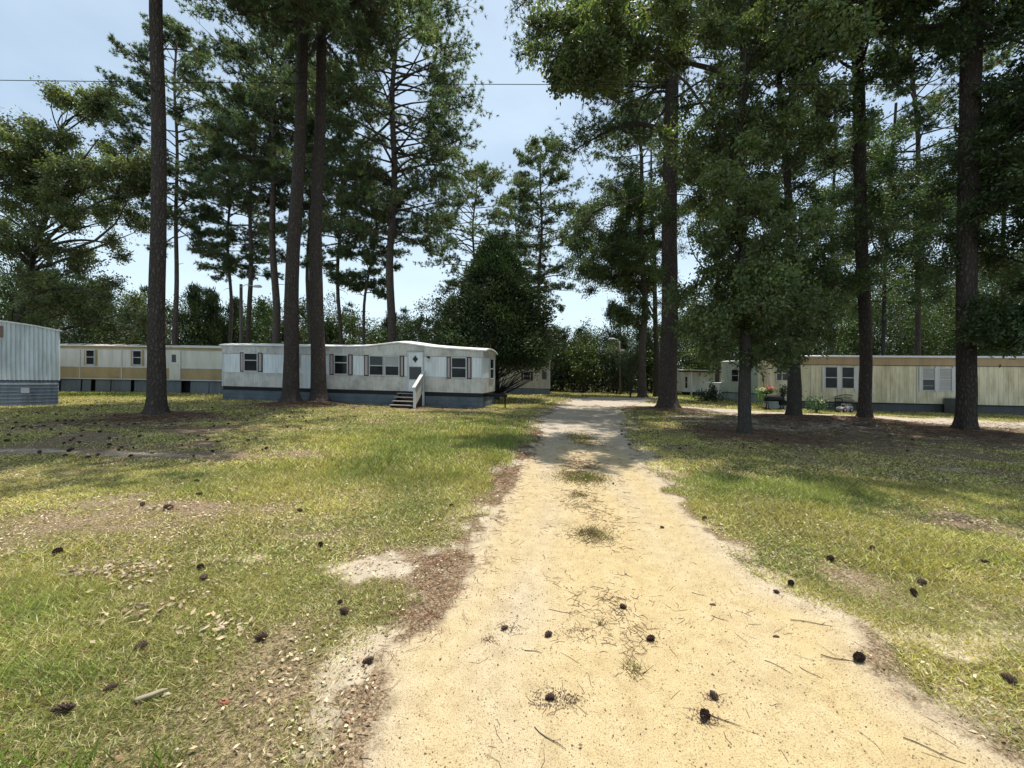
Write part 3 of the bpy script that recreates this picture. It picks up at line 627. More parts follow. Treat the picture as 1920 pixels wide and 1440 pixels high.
# --- small cream home behind the cedar
M['crm2'] = siding('cream_panel_siding', (.58, .54, .42), (.32, .25, .15), .6)
M['maroon'] = mat('maroon_shutter', (.10, .018, .022), .6)[0]
h = Home('mobile_home', 800, 34.6, 1031, 34.0, 3.5, 'cream mobile home with maroon shutters half hidden behind the cedar')
uv = h.uv; Lm = h.L; vb = uv(1000, 728)[1]; vr = vb + 2.35
g = Geo(); ribbed(g, 0, Lm, vb, vr, 0, .3, .012); ribbed(g, 0, 3.5, vb, vr, 0, .3, .012, 0, 'end', Lm); g.box((0, .01, vb), (Lm - .01, 3.5, vr - .02)); h.part('wall', g, M['crm2'])
roofsheet(h, [(-.1, vr + .05), (Lm / 2, vr + .05), (Lm + .12, vr + .05)], 3.5, .12)
a = uv(981, 713); b = uv(995, 697); window(h, a[0], a[1], b[0], b[1], .5)
for s0, s1 in ((977.5, 980.7), (995.3, 999)): shutter(h, uv(s0, 700)[0], a[1] - .03, uv(s1, 700)[0], b[1] + .03, [M['maroon'], M['maroon']])
a = uv(1014, 730); b = uv(1027, 694); g = Geo(); g.box((a[0], -.05, vb), (b[0], -.014, b[1])); o = h.part('front_door', g, M['crm2']); g = Geo(); g.box((a[0] + .1, -.06, b[1] - .8), (b[0] - .1, -.0505, b[1] - .12)); h.part('pane', g, M['screen'], o)
g = Geo(); g.box((Lm - .06, -.03, vb), (Lm + .03, .03, vr)); h.part('corner_trim', g, M['trim'])
g = Geo(); lapped(g, 0, Lm, -.15, vb - .03, .04, .15, .01); lapped(g, 0, 3.5, -.15, vb - .03, 0, .15, .01, 0, Lm - .05); h.part('skirting', g, M['ribskirt'])

# --- far white home with porch roof
h = Home('mobile_home', 1283, 39.5, 1450, 41.5, 3.5, 'small white mobile home with a brown edged porch roof far right of the drive')
uv = h.uv; Lm = h.L; vb = uv(1300, 736)[1]; vb = max(vb, .35); vr = vb + 2.1
g = Geo(); ribbed(g, 0, Lm, vb, vr, 0, .3, .014); ribbed(g, 0, 3.5, vb, vr, 0, .3, .012, 0, 'end', 0); g.box((.01, .01, vb), (Lm, 3.5, vr - .02)); h.part('wall', g, M['wht'])
roofsheet(h, [(-.1, vr + .05), (Lm / 2, vr + .06), (Lm + .12, vr + .05)], 3.5, .12)
a = uv(1283.5, 728); b = uv(1289, 706); window(h, a[0], a[1], b[0], b[1], .5)
g = Geo(); g.box((-.6, -1.8, vr - .12), (Lm, 0.05, vr + .02), 0); g.box((-.7, -1.9, vr + .02), (Lm, .05, vr + .07), 1); h.part('porch_roof', g, [mat('brown_fascia', (.10, .06, .045), .8)[0], M['roof']])
for u_ in (-.45, 3.0):
    g = Geo(); g.box((u_, -1.7, -.2), (u_ + .12, -1.58, vr - .12)); h.part('porch_post', g, M['trim'])
g = Geo(); g.box((0, .3, -.2), (Lm, .4, vb)); g.box((0, 0, vb - .1), (Lm, .3, vb - .0)); h.part('underfloor_shade', g, M['black'])  # black sheet and strip paint the shade beneath the floor

# --- pale green home
M['pgr'] = siding('pale_green_siding', (.60, .66, .56), (.33, .36, .28), .5)
M['pskirt'] = siding('pale_skirt', (.40, .46, .47), (.2, .24, .2), .6)
h = Home('mobile_home', 1352, 31.5, 1452, 27.5, 3.6, 'pale green mobile home with a small white end box between the oaks')
uv = h.uv; Lm = h.L; vb = uv(1400, 737)[1]; vr = vb + 2.35; vf_ = uv(1430, 693)[1]
g = Geo(); ribbed(g, 0, Lm, vb, vr, 0, .22, .014); ribbed(g, 0, 3.6, vb, vr, 0, .22, .014, 0, 'end', 0); g.box((.01, .01, vb), (Lm, 3.6, vr - .02)); h.part('wall', g, M['pgr'])
roofsheet(h, [(-.1, vr + .05), (Lm / 2, vr + .06), (Lm + .12, vr + .05)], 3.6, .12)
g = Geo(); g.box((0, -.02, vb - .05), (Lm, .0, vb)); h.part('trim_strip', g, M['black'])
g = Geo(); lapped(g, 0, Lm, -.2, vb - .05, .03, .2, .012); h.part('skirting', g, M['pskirt'])
g = Geo(); g.box((-1.3, -.3, .15), (.1, 1.5, 1.32), 0); g.box((-1.34, -.34, 1.32), (.12, 1.54, 1.37), 1); g.box((-1.2, -.2, -.25), (0, 1.3, .15), 2); h.part('end_box', g, [M['wht'], M['trim'], M['pskirt']])
a = uv(1372, 716); b = uv(1386, 692); window(h, a[0], a[1], b[0], b[1], .5)

# --- long cream home on the right
M['crm3'] = siding('cream_green_streaked_siding', (.78, .72, .52), (.40, .34, .19), .85, (.50, .49, .30))
M['tan3'] = siding('tan_eave_band', (.44, .32, .18), (.24, .17, .08), .5)
h = Home('mobile_home', 1500, 22.9, 2500, 19.07, 3.8, 'long cream streaked mobile home with tan eave band on the right')
uv = h.uv; Lm = h.L; vb = uv(1700, 756)[1]; ve = uv(1700, 685)[1]; vr = uv(1700, 668.5)[1]
g = Geo(); ribbed(g, 0, Lm, vb, ve, 0, .22, .013, 0); lapped(g, 0, Lm, ve, vr - .06, -.02, .085, .012, 1); g.box((0, .01, vb), (Lm, 3.8, vr - .07), 0)
h.part('wall', g, [M['crm3'], M['tan3']])
roofsheet(h, [(-.0, vr), (Lm / 2, vr), (Lm + .12, vr)], 3.8, .12, crown=.14, thick=.06)
g = Geo(); g.box((0, -.045, ve - .03), (Lm, .0, ve)); g.box((0, -.02, vb - .05), (Lm, .0, vb)); h.part('trim_strip', g, M['black'])
g = Geo(); lapped(g, 0, Lm, -.15, vb - .05, .05, .16, .016); h.part('skirting', g, M['dskirt'])
Z2 = lambda x, y: uv(1240 + x / 2.8235, 620 + y / 2.8235)
for x0, x1, y0, y1, gl, bl in ((862, 932, 190, 306, 'glass', 0), (950, 1021, 191, 307, 'glass', 0), (1041, 1104, 193, 309, 'glass', 0), (1376, 1448, 197, 318, 'screen', 3), (1464, 1538, 198, 320, 'blind', 4)):
    a = Z2(x0, y1); b = Z2(x1, y0); window(h, a[0], a[1], b[0], b[1], .5, gl, 'blind' if bl else gl, w=-.014, blinds=bl)
for x0, x1 in ((850, 862), (932, 950), (1021, 1041), (1362, 1376), (1448, 1464), (1538, 1552)):
    g = Geo(); a = Z2(x0, 325); b = Z2(x1, 189); g.box((a[0], -.05, a[1]), (b[0], -.014, b[1])); h.part('window_trim', g, M['trim'])
for x in (790, 1110, 1350):
    g = Geo(); a = Z2(x, 300)[0]; g.box((a, -.03, vb), (a + .05, -.013, ve - .03)); h.part('seam_trim', g, M['trim'])
# the stepped-out left end of the same home
g = Geo(); e = -1.78
ribbed(g, e, 0, vb, ve, -.02, .2, .012, 0); lapped(g, e, 0, ve, vr - .06, -.04, .085, .012, 1); g.box((e, .0, vb), (-.01, 1.1, vr - .08), 0); h.part('end_bay', g, [M['crm3'], M['tan3']])
roofsheet(h, [(e - .1, vr - .01), (e / 2, vr - .01), (-.01, vr - .01)], 1.2, .14, crown=.05, thick=.06)
a = h.uv(1454, 714); b = h.uv(1477, 685); window(h, a[0], a[1], b[0], b[1] - .02, .5, 'screen', 'screen', w=-.035, mull=1, fr='trim')
g = Geo(); lapped(g, e, 0, -.15, vb - .02, .03, .16, .016); h.part('skirting', g, M['pskirt'])
HR = h

# ------------------------------------------------------------------ trees
def path_px(pts, d, ztop=None, n=22, wob=.05, seed=0):
    """trunk centre line through photo points at one distance, carried on to ztop"""
    P = np.array([U(a, b, d) for a, b in pts]); z = P[:, 2]; o = np.argsort(z); P = P[o]; z = z[o]
    z1 = ztop or z[-1]; zz = z[0] + (z1 - z[0]) * np.linspace(0, 1, n) ** 1.25
    dx = (P[-1, 0] - P[0, 0]) / max(z[-1] - z[0], .1) * .6
    X = np.interp(zz, z, P[:, 0]) + np.where(zz > z[-1], (zz - z[-1]) * dx, 0)
    r = np.random.default_rng(seed); ph = r.uniform(0, 6, 4)
    X = X + wob * np.sin(zz * .55 + ph[0]) * sstep(0, 3, zz - zz[0]); Y = d + wob * np.sin(zz * .4 + ph[1]) + (zz - zz[0]) * r.normal() * .008
    return np.stack([X, Y, zz], -1)
def at(P, z):
    return np.stack([np.interp(z, P[:, 2], P[:, 0]), np.interp(z, P[:, 2], P[:, 1]), np.asarray(z, float)], -1)
def trunk_mesh(g, P, w, wtop, flare=.55, k=22, seed=0, mat_=0):
    h = P[:, 2] - P[0, 2]; H = h[-1]; r = .5 * (w + (wtop - w) * (h / H) ** .9)
    # refine near the base
    hb = np.array([-.18, 0, .07, .16, .3, .5, .8, 1.2]); base = np.stack([np.full(8, P[0, 0]), np.full(8, P[0, 1]), P[0, 2] + hb], -1)
    base[:, 0] = np.interp(base[:, 2], P[:, 2], P[:, 0]); base[:, 1] = np.interp(base[:, 2], P[:, 2], P[:, 1])
    keep = h > 1.5; Q = np.concatenate([base, P[keep]]); rr = np.concatenate([np.full(8, .5 * w), r[keep]])
    hh = Q[:, 2] - P[0, 2]; rr = rr * (1 + flare * .8 * np.exp(-np.maximum(hh, 0) / .17) + .10 * np.exp(-np.maximum(hh, 0) / .8))
    rg = np.random.default_rng(seed); ph = rg.uniform(0, 6, 3); nz_ = rg.normal(size=(len(Q), k)) * .022
    def lob(i, th):
        a = (.16 * np.exp(-np.maximum(hh, 0) / .3))[:, None]; return 1 + a * (np.cos(5 * th + ph[0]) + .7 * np.cos(3 * th + ph[1]))[None] + nz_
    g.tube(Q, rr, k, mat_, lobes=lob)
def limb(g, pts, r0, r1, k=7, mat_=0, n=9):
    pts = np.asarray(pts, float); t = np.linspace(0, 1, len(pts)); s = np.linspace(0, 1, n)
    if len(pts) == 3:
        P = ((1 - s)[:, None] ** 2 * pts[0] + 2 * ((1 - s) * s)[:, None] * pts[1] + s[:, None] ** 2 * pts[2])
    else: P = np.stack([np.interp(s, t, pts[:, i]) for i in range(3)], -1)
    g.tube(P, np.linspace(r0, r1, n), k, mat_); return P
def vary(n, base, dv=.25, hue=.12, rg=None):
    rg = rg or rng; b = np.asarray(base, float)[None] * (1 + rg.normal(size=(n, 1)) * dv).clip(.45, 1.7)
    b = b * (1 + rg.normal(size=(n, 3)) * [hue, hue * .5, hue]); return b.clip(.004, 1)
def pine_crown(gc, gt, P, z0, z1, Rm, nb=42, seed=0, ns=8, nt=6, col=(.060, .085, .045), needles=9, nl=.20, nw=.020, lower=1.0, azb=None, shape=.55, mat_=0, lean=False):
    """gc foliage, gt wood (limbs)"""
    rg = np.random.default_rng(seed); C = []; D = []; SA = []; SB = []
    for i in range(nb):
        f = (i + rg.uniform(0, 1)) / nb; z = z0 + (z1 - z0) * f ** .95
        prof = (np.sin(np.pi * min(1, .22 + .78 * (f ** shape)) ) ** .7 + .12) if f > .02 else .5
        prof = max(.10, (1 - f ** 2.2) ** .6 * (.60 + .40 * min(1, f / .3)))
        az = i * 2.4 + rg.normal() * .5
        bias = azb is not None and rg.uniform() < (.6 if lean else .35)
        if bias: az = azb + rg.normal() * .5
        ln = Rm * prof * rg.uniform(.62, 1.15)
        if lean: ln *= 1.45 if bias else 1 - .62 * max(0, math.sin(az))
        up = -.12 + .75 * f + rg.normal() * .12
        a = at(P, z); d = np.array([math.cos(az), math.sin(az), 0]); mid = a + d * ln * .55 + [0, 0, ln * (.10 + .3 * max(up, -.2))] + rg.normal(size=3) * ln * .13
        end = a + d * ln + [0, 0, ln * (up - .05)] + rg.normal(size=3) * ln * .08
        B = limb(gt, [a, mid, end], .011 * ln + .020 * (1 - f) + .010, .009, 5, 0, 7)
        s = rg.uniform(.30, 1.0, ns) ** .8; s[0] = 1.0; k = s * 6; k0 = np.minimum(k.astype(int), 5); fr = (k - k0)[:, None]
        sp = B[k0] * (1 - fr) + B[k0 + 1] * fr; lat = np.cross(d, [0, 0, 1.])
        sd = d[None] * rg.uniform(.2, 1, (ns, 1)) + lat[None] * rg.normal(size=(ns, 1)) * .8 + np.array([0, 0, 1.]) * rg.uniform(-.1, .6, (ns, 1))
        sl = (ln * .20 + .30) * rg.uniform(.6, 1.25, (ns, 1)); se = sp + unit(sd) * sl
        SA.append(sp); SB.append(se)
        tt = rg.uniform(.3, 1.08, (ns, nt, 1)); c = sp[:, None] + (se - sp)[:, None] * tt + rg.normal(size=(ns, nt, 3)) * [.20, .20, .12] * (.7 + .05 * ln)
        C.append(c.reshape(-1, 3)); D.append((unit(sd)[:, None] * .8 + np.array([0, 0, .7]) + rg.normal(size=(ns, nt, 3)) * .35).reshape(-1, 3))
    SA = np.concatenate(SA); SB = np.concatenate(SB); gc.sticks(SA, SB, .012, .006, 1)
    C = np.concatenate(C); D = unit(np.concatenate(D)); n = len(C)
    colr = vary(n, col, .22, .10, rg); dead = rg.uniform(size=n) < .03; colr[dead] = np.array([.13, .085, .04])
    Cn = np.repeat(C, needles, 0); Dn = unit(np.repeat(D, needles, 0) * .55 + rg.normal(size=(n * needles, 3)) * .7)
    gc.blades(Cn, Dn, nl * rg.uniform(.7, 1.15, n * needles), nw, 0, np.repeat(colr, needles, 0))
def oak_crown(gc, gt, P, clusters, seed=0, tw=12, nl=26, ls=.08, col=(.075, .105, .035), rc=.8, zjoin=.5, wood=0, spread=.10, limb_r=.05, dens=1.5):
    """clusters: centres of foliage masses; each hangs on a limb from the trunk"""
    nl = int(nl * dens); rg = np.random.default_rng(seed); zb, zt = P[0, 2], P[-1, 2]; SA = []; SB = []; LC = []; LD = []; cc = []
    C = np.asarray(clusters, float); order = rg.permutation(len(C)); hubs = []
    for q, i in enumerate(order):
        c = C[i, :3]; r = (C[i, 3] if C.shape[1] > 3 else rc) * .78
        dz = np.hypot(c[0] - np.interp(c[2], P[:, 2], P[:, 0]), c[1] - np.interp(c[2], P[:, 2], P[:, 1]))
        zj = np.clip(c[2] - dz * zjoin * rg.uniform(.6, 1.3), zb + (zt - zb) * .10, zt - .3); a = at(P, zj)
        best = None
        for (hp) in hubs[-60:]:
            dd = np.linalg.norm(hp - c)
            if dd < 2.4 and dd < np.linalg.norm(a - c) * .6 and (best is None or dd < best[0]): best = (dd, hp)
        if best is not None: a = best[1]
        ln = np.linalg.norm(c - a); mid = (a + c) / 2 + rg.normal(size=3) * ln * .20 + [0, 0, ln * .08]
        B = limb(gt, [a, mid, c], .010 + limb_r * .6 * ln / 5 * (1 if best is None else .45), .010, 5, wood, 6); hubs += [B[3], B[4], B[5]]
        d = unit(rg.normal(size=(tw, 3)) * [1, 1, .7] + [0, 0, .05]); L_ = r * rg.uniform(.45, 1.1, (tw, 1)); s0 = c + rg.normal(size=(tw, 3)) * r * .15; e = s0 + d * L_
        SA.append(s0); SB.append(e); t_ = rg.uniform(.05, 1.05, (tw, nl, 1))
        p = s0[:, None] + (e - s0)[:, None] * t_ + rg.normal(size=(tw, nl, 3)) * spread
        LC.append(p.reshape(-1, 3)); LD.append((d[:, None] * .5 + rg.normal(size=(tw, nl, 3)) * .7 - np.array([0, 0, .25])).reshape(-1, 3))
        cc.append(vary(tw * nl, np.asarray(col) * (1 + rg.normal() * .12), .2, .10, rg))
    gc.sticks(np.concatenate(SA), np.concatenate(SB), .010, .004, 1)
    LC = np.concatenate(LC); gc.leaves(LC, np.concatenate(LD), ls * rg.uniform(.7, 1.3, len(LC)), ls * .5 * rg.uniform(.7, 1.2, len(LC)), 0, np.concatenate(cc), up=np.array([0, 0, .9]))
def ell(n, c, r, seed, shell=.35, lo=None, rr=(.55, .95), hole=.0):
    rg = np.random.default_rng(seed); d = unit(rg.normal(size=(n, 3))); u = rg.uniform(size=(n, 1)) ** shell; p = np.asarray(c) + d * u * np.asarray(r)
    if lo is not None: p = p[p[:, 2] > lo]
    return np.concatenate([p, rg.uniform(*rr, (len(p), 1))], 1)
def tree(name, P, gt, gc, label, cat, group, bark, leafm):
    b = P[0]; r = empty(name, b, label, cat, group)
    gt.obj('trunk', [M[bark]], r, off=b)
    if gc is not None and gc.n: gc.obj('crown', [M[leafm], M['twig']], r, off=b)
    return r

PINES = [  # base px, points, dist (None = from ground), width px, z0, z1, R, nb, seed, label, opts
 dict(p=[(295, 782), (293, 600), (291, 300), (292, 0)], w=37, wt=.62, z=(14.6, 21), R=5.4, nb=140, s=1, nw=.042, nd=30, azb=-.35, lab='thick bare pine trunk standing alone in front of the cream and tan trailer'),  # crown mostly above the view, spread right and thickened for its shade
 dict(p=[(543, 759), (549, 500), (560, 150), (566, 0)], w=31, wt=.55, z=(18.5, 27), R=5.0, nb=80, s=2, nw=.032, lab='left of two close pine trunks before the white trailer, furrowed and leaning right'),
 dict(p=[(596, 757), (594, 600), (597, 300), (606, 0)], d=18.55, w=29, wt=.5, z=(17.0, 27), R=5.2, nb=80, s=3, nw=.032, lab='right of two close pine trunks, with roots flaring beside the white trailer skirting'),
 dict(p=[(733, 770), (734, 500), (741, 200), (747, 30)], d=27.5, w=19, wt=.4, z=(10.5, 30), R=6.3, nb=120, s=4, lab='full crowned pine rising behind the arch of the white trailer roof'),
 dict(p=[(514, 770), (514, 600), (510, 300), (506, 50)], d=29, w=18, wt=.35, z=(14.5, 30), R=5.0, nb=95, s=5, lab='tall pine just left of the furrowed trunk, dark crown high above the trailers'),
 dict(p=[(331, 760), (332, 500), (335, 200), (338, 75)], d=31, w=12, wt=.16, z=(12, 28.5), R=4.4, nb=60, s=6, lab='slender pine with layered branches just right of the lone thick trunk'),
 dict(p=[(429, 760), (431, 500), (434, 330), (436, 250)], d=34, w=9, wt=.15, z=(10, 23), R=3.6, nb=50, s=7, lab='thin pine with a drooping low bough behind the cream trailer'),
 dict(p=[(464, 760), (472, 500), (478, 330), (482, 200)], d=32, w=12, wt=.18, z=(9.5, 25), R=4.0, nb=50, s=8, lab='right leaning pine beside the wooden lamp pole'),
 dict(p=[(580, 760), (578, 500), (576, 330), (575, 150)], d=33, w=9, wt=.16, z=(14, 27), R=3.6, nb=45, s=9, lab='thin pine trunk glimpsed between the two close trunks'),
 dict(p=[(636, 760), (637, 500), (638, 330), (640, 180)], d=31, w=9, wt=.16, z=(8.5, 25), R=4.2, nb=65, s=10, lab='thin straight pine right of the pair of close trunks'),
 dict(p=[(679, 760), (687, 560), (697, 470), (706, 380)], d=30, w=8, wt=.10, z=(7.8, 17), R=2.8, nb=34, s=11, lab='thinnest leaning pine between two straight trunks behind the white trailer'),
 dict(p=[(888, 760), (890, 560), (888, 420), (893, 325)], d=42, w=9, wt=.14, z=(10.0, 23.2), R=5.8, nb=60, s=12, lab='round crowned pine spreading just above the left side of the cedar'),
 dict(p=[(1011, 750), (1012, 560), (1014, 420), (1016, 272)], d=39, w=9, wt=.16, z=(8.8, 24.5), R=4.8, nb=66, s=13, lab='airy pine on a straight bare trunk rising behind the right side of the cedar'),
 dict(p=[(965, 750), (966, 560), (967, 450), (968, 372)], d=48, w=6, wt=.12, z=(13, 23.5), R=4.0, nb=34, s=14, lab='far thin pine between the round crowned pine and the airy pine'),
 dict(p=[(1722, 770), (1722, 500), (1720, 360), (1716, 200)], d=26, w=14, wt=.26, z=(12.5, 24), R=4.6, nb=45, s=15, lab='pine with reddish trunk behind the long cream home, left of the broad right trunk'),
 dict(p=[(1205, 742), (1207, 560), (1205, 400), (1200, 250)], d=33, w=16, wt=.30, z=(15.0, 24), R=4.0, nb=40, s=16, lab='pine standing left of the big trunk at the edge of the drive'),
]
for q in PINES:
    bx, by = q['p'][0]
    if 'd' in q: d = q['d']; X = (bx - CX) / F * d; z = float(H0(X)); pts = [(bx, HY + (CZ - z) / d * F)] + q['p'][1:]
    else: gpt = G(bx, by); d = gpt[1]; pts = q['p']
    d_ = d; P = path_px(pts, d_, q['z'][1], seed=q['s'], wob=.05 if d < 25 else .12); P[0, 2] = float(Hf(P[0, 0], P[0, 1])) - .02
    gt = Geo(); gc = Geo(); wm = q['w'] / F * d * d / math.hypot(P[0, 0], d); trunk_mesh(gt, P, wm, q['wt'] * (wm if q['wt'] > .3 else 1) * (.75 if d > 25 else .9), seed=q['s'], k=22 if d < 25 else 12, flare=.6 if d < 25 else .3)
    far = d > 25
    pine_crown(gc, gt, P, q['z'][0], q['z'][1], q['R'], q['nb'], q['s'] + 100, ns=13 if far else 13, nt=8 if far else (13 if q['s'] == 1 else 8), needles=17 if far else q.get('nd', 18), nl=.25 if far else .22, nw=.042 if far else q.get('nw', .028),
               col=(.085, .112, .058) if far else (.085, .112, .060), azb=q.get('azb'), lean=q['s'] == 1)
    # a few dead stubs on the bare part
    rg = np.random.default_rng(q['s'])
    for _ in range(3 if far else 5):
        z = rg.uniform(q['z'][0] * .55, q['z'][0]); a = at(P, z); az = rg.uniform(0, 6.28); ln = rg.uniform(.4, 1.4); limb(gt, [a, a + [math.cos(az) * ln * .6, math.sin(az) * ln * .6, .1], a + [math.cos(az) * ln, math.sin(az) * ln, rg.uniform(-.3, .3)]], .03, .008, 5)
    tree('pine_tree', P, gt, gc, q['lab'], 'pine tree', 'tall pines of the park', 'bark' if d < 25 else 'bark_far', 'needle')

def finish_pine(pts, ztop, w, seed, wt):
    g0 = G(*pts[0]); P = path_px(pts, g0[1], ztop, seed=seed); P[0, 2] = float(Hf(P[0, 0], P[0, 1])) - .02
    gt = Geo(); wm = w / F * g0[1] * g0[1] / math.hypot(P[0, 0], g0[1]); trunk_mesh(gt, P, wm, wt, seed=seed, k=26); return P, gt, g0[1]
# the big trunk at the edge of the drive, with its long curving limbs
P, gt, d = finish_pine([(1252, 770), (1255, 560), (1258, 300), (1262, 0)], 27, 34, 31, .5); gc = Geo()
def sprays(gc, gt, pts, dd, r0, seed, n=26, sl=1.1, nw=.03, lim0=.3):
    Q = np.array([U(a, b, dd + i * 0.35) for i, (a, b) in enumerate(pts)]); B = limb(gt, Q, r0, .02, 8, 0, 12) if len(pts) != 3 else limb(gt, Q, r0, .02, 8, 0, 12)
    rg = np.random.default_rng(seed); s = rg.uniform(lim0, 1, n) * 11; k = np.minimum(s.astype(int), 10); fr = (s - k)[:, None]; sp = B[k] * (1 - fr) + B[k + 1] * fr
    sd = unit(rg.normal(size=(n, 3)) * [1, 1, .55] + [-.5, 0, .3]); se = sp + sd * sl * rg.uniform(.4, 1.2, (n, 1)); gc.sticks(sp, se, .016, .007, 1)
    nt_ = 11; c = (sp[:, None] + (se - sp)[:, None] * rg.uniform(.35, 1.1, (n, nt_, 1)) + rg.normal(size=(n, nt_, 3)) * .15).reshape(-1, 3); m = len(c); D = unit(rg.normal(size=(m, 3)) * .4 + [0, 0, .7])
    gc.blades(np.repeat(c, 10, 0), unit(np.repeat(D, 10, 0) * .7 + rg.normal(size=(m * 10, 3)) * .8), .22, nw, 0, np.repeat(vary(m, (.06, .085, .042), .2, .1, rg), 10, 0))
sprays(gc, gt, [(1250, 245), (1205, 232), (1150, 240), (1110, 262), (1062, 290)], d, .13, 41, 60, 1.5, lim0=.12)
sprays(gc, gt, [(1250, 148), (1228, 165), (1205, 195), (1194, 222), (1190, 270)], d, .09, 42, 22, 1.0)
sprays(gc, gt, [(1256, 340), (1200, 372), (1120, 390), (1080, 440), (1085, 500)], d + 3, .09, 43, 40, 1.3)
sprays(gc, gt, [(1256, 40), (1150, 10), (1080, 45), (1040, 70), (985, 95)], d - 2, .10, 44, 50, 1.2)
sprays(gc, gt, [(1256, 10), (1150, -70), (1060, -60), (1010, -20), (965, 20)], d - 1, .10, 46, 60, 1.5)
pine_crown(gc, gt, P, 14.5, 27, 5.8, 62, 45, ns=14, nt=8, needles=20, nw=.036, azb=3.3, col=(.085, .112, .058))
oak_crown(gc, gt, P, ell(26, U(1255, 480, d), (1.0, 1.0, 4.3), 47, .4, rr=(.35, .6)), 48, 10, 22, .08, (.07, .10, .035), wood=0)
tree('pine_tree', P, gt, gc, 'largest pine trunk at the right edge of the drive, with long curving limbs', 'pine tree', 'tall pines of the park', 'bark', 'needle')
# right pines in front of the long cream home
P, gt, d = finish_pine([(1620, 792), (1619, 600), (1612, 300), (1600, 0)], 25, 25, 32, .36); gc = Geo()
pine_crown(gc, gt, P, 13.4, 25, 3.7, 80, 51, lean=True, azb=3.3, ns=14, nt=9, needles=20, nw=.042)
oak_crown(gc, gt, P, ell(34, U(1640, 430, d), (2.0, 2.0, 4.0), 52, .5, rr=(.45, .8)), 53, 11, 24, .085, (.06, .09, .032))
tree('pine_tree', P, gt, gc, 'dark straight pine trunk between the small car toy and the cream home windows', 'pine tree', 'tall pines of the park', 'bark', 'leaf')
P, gt, d = finish_pine([(1810, 815), (1808, 600), (1808, 300), (1815, 0)], 25, 40, 33, .5); gc = Geo()
pine_crown(gc, gt, P, 13.2, 25, 4.7, 110, 61, lean=True, azb=-2.2, ns=14, nt=9, needles=22, nw=.048)
limb(gt, [U(1812, 62, d), U(1770, 45, d - .3), U(1705, 49, d - .5)], .09, .03)
tree('pine_tree', P, gt, gc, 'broad dark pine trunk with flared base, rightmost large trunk', 'pine tree', 'tall pines of the park', 'bark', 'needle')

def oak(pts, w, ztop, clusters, seed, lab, d=None, ls=.08, tw=12, nl=26, col=(.095, .125, .045), wt=.14, flare=.35, extra=None, k=18, spread=.1, limb_r=.05, zj=.5):
    g0 = G(*pts[0]) if d is None else None; dd = g0[1] if d is None else d
    if d is not None: z = float(H0((pts[0][0] - CX) / F * d)); pts = [(pts[0][0], HY + (CZ - z) / d * F)] + pts[1:]
    P = path_px(pts, dd, ztop, seed=seed, wob=.06); P[0, 2] = float(Hf(P[0, 0], P[0, 1])) - .02; gt = Geo(); gc = Geo(); trunk_mesh(gt, P, w / F * dd * dd / math.hypot(P[0, 0], dd), wt, seed=seed, flare=flare, k=k)
    oak_crown(gc, gt, P, np.concatenate(clusters), seed, tw, nl, ls, col, spread=spread, limb_r=limb_r, zjoin=zj)
    if extra: extra(gt, gc, P, dd)
    return tree('oak_tree', P, gt, gc, lab, 'oak tree', 'leafy oaks of the park', 'oakbark', 'leaf')
d = G(1394, 815)[1]
def ex(gt, gc, P, dd):
    limb(gt, [U(1396, 170, dd), U(1340, 130, dd), U(1290, 118, dd - .2), U(1210, 110, dd - .6), U(1120, 112, dd - 1)], .085, .03)
    limb(gt, [U(1396, 230, dd), U(1370, 205, dd - .3), U(1320, 190, dd - .6)], .07, .03)
    limb(gt, [U(1396, 90, dd), U(1370, 50, dd), U(1335, 15, dd)], .07, .03)
    limb(gt, [U(1398, 420, dd), U(1440, 360, dd), U(1475, 300, dd + .5)], .06, .02)
cl = [ell(46, U(1170, 70, d - .8), (2.3, 1.6, 1.1), 71, .5, rr=(.5, .8)), ell(22, U(1100, 125, d - 1), (1.1, .8, .55), 75, .5, rr=(.35, .55)), ell(60, U(1400, 560, d), (2.0, 2.0, 2.0), 72, .4, lo=1.55, rr=(.45, .8)), ell(85, U(1400, 250, d), (2.6, 2.6, 4.3), 73, .4, rr=(.5, .85)),
      ell(80, np.array([7.8, 11.0, 13.6]), (4.2, 3.2, 2.0), 74, .5, rr=(.6, 1.0)), ell(18, np.array([4.2, 11.2, 12.9]), (2.6, 2.6, 1.2), 174, .5, rr=(.6, .9))]  # unseen upper masses, added above the view to shade the ground
oak([(1394, 815), (1394, 600), (1396, 300), (1400, 0)], 24, 14.0, cl, 34, col=(.115, .145, .058), lab= 'slim grey oak nearest the drive with leaves hanging low over its trunk', extra=ex, ls=.115, spread=.085)
d = G(1490, 787)[1]
cl = [ell(70, U(1480, 560, d), (2.4, 2.2, 2.6), 81, .4, lo=1.75, rr=(.5, .9)), ell(80, U(1500, 250, d), (3.4, 3, 4.6), 82, .4, rr=(.55, .95))]
oak([(1490, 787), (1488, 600), (1482, 400), (1470, 200)], 27, 16, cl, 35, 'dark oak with a flared base beside the smoker grill', ls=.13, limb_r=.07, col=(.075, .105, .038))
cl = [ell(120, U(1165, 455, 34), (4.4, 3.4, 5.6), 83, .4, rr=(.8, 1.3)), ell(26, U(1150, 490, 32), (3.2, 2, 1.6), 84, .5, rr=(.7, 1.1)), ell(14, U(1185, 590, 33), (1.4, 1.2, 1.2), 85, .5, rr=(.5, .8))]
oak([(1232, 742), (1230, 600), (1225, 400), (1222, 300)], 12, 22, cl, 36, 'oak with a broad dark crown reaching left over the drive', d=35, ls=.19, tw=14, nl=22, spread=.2, limb_r=.08)
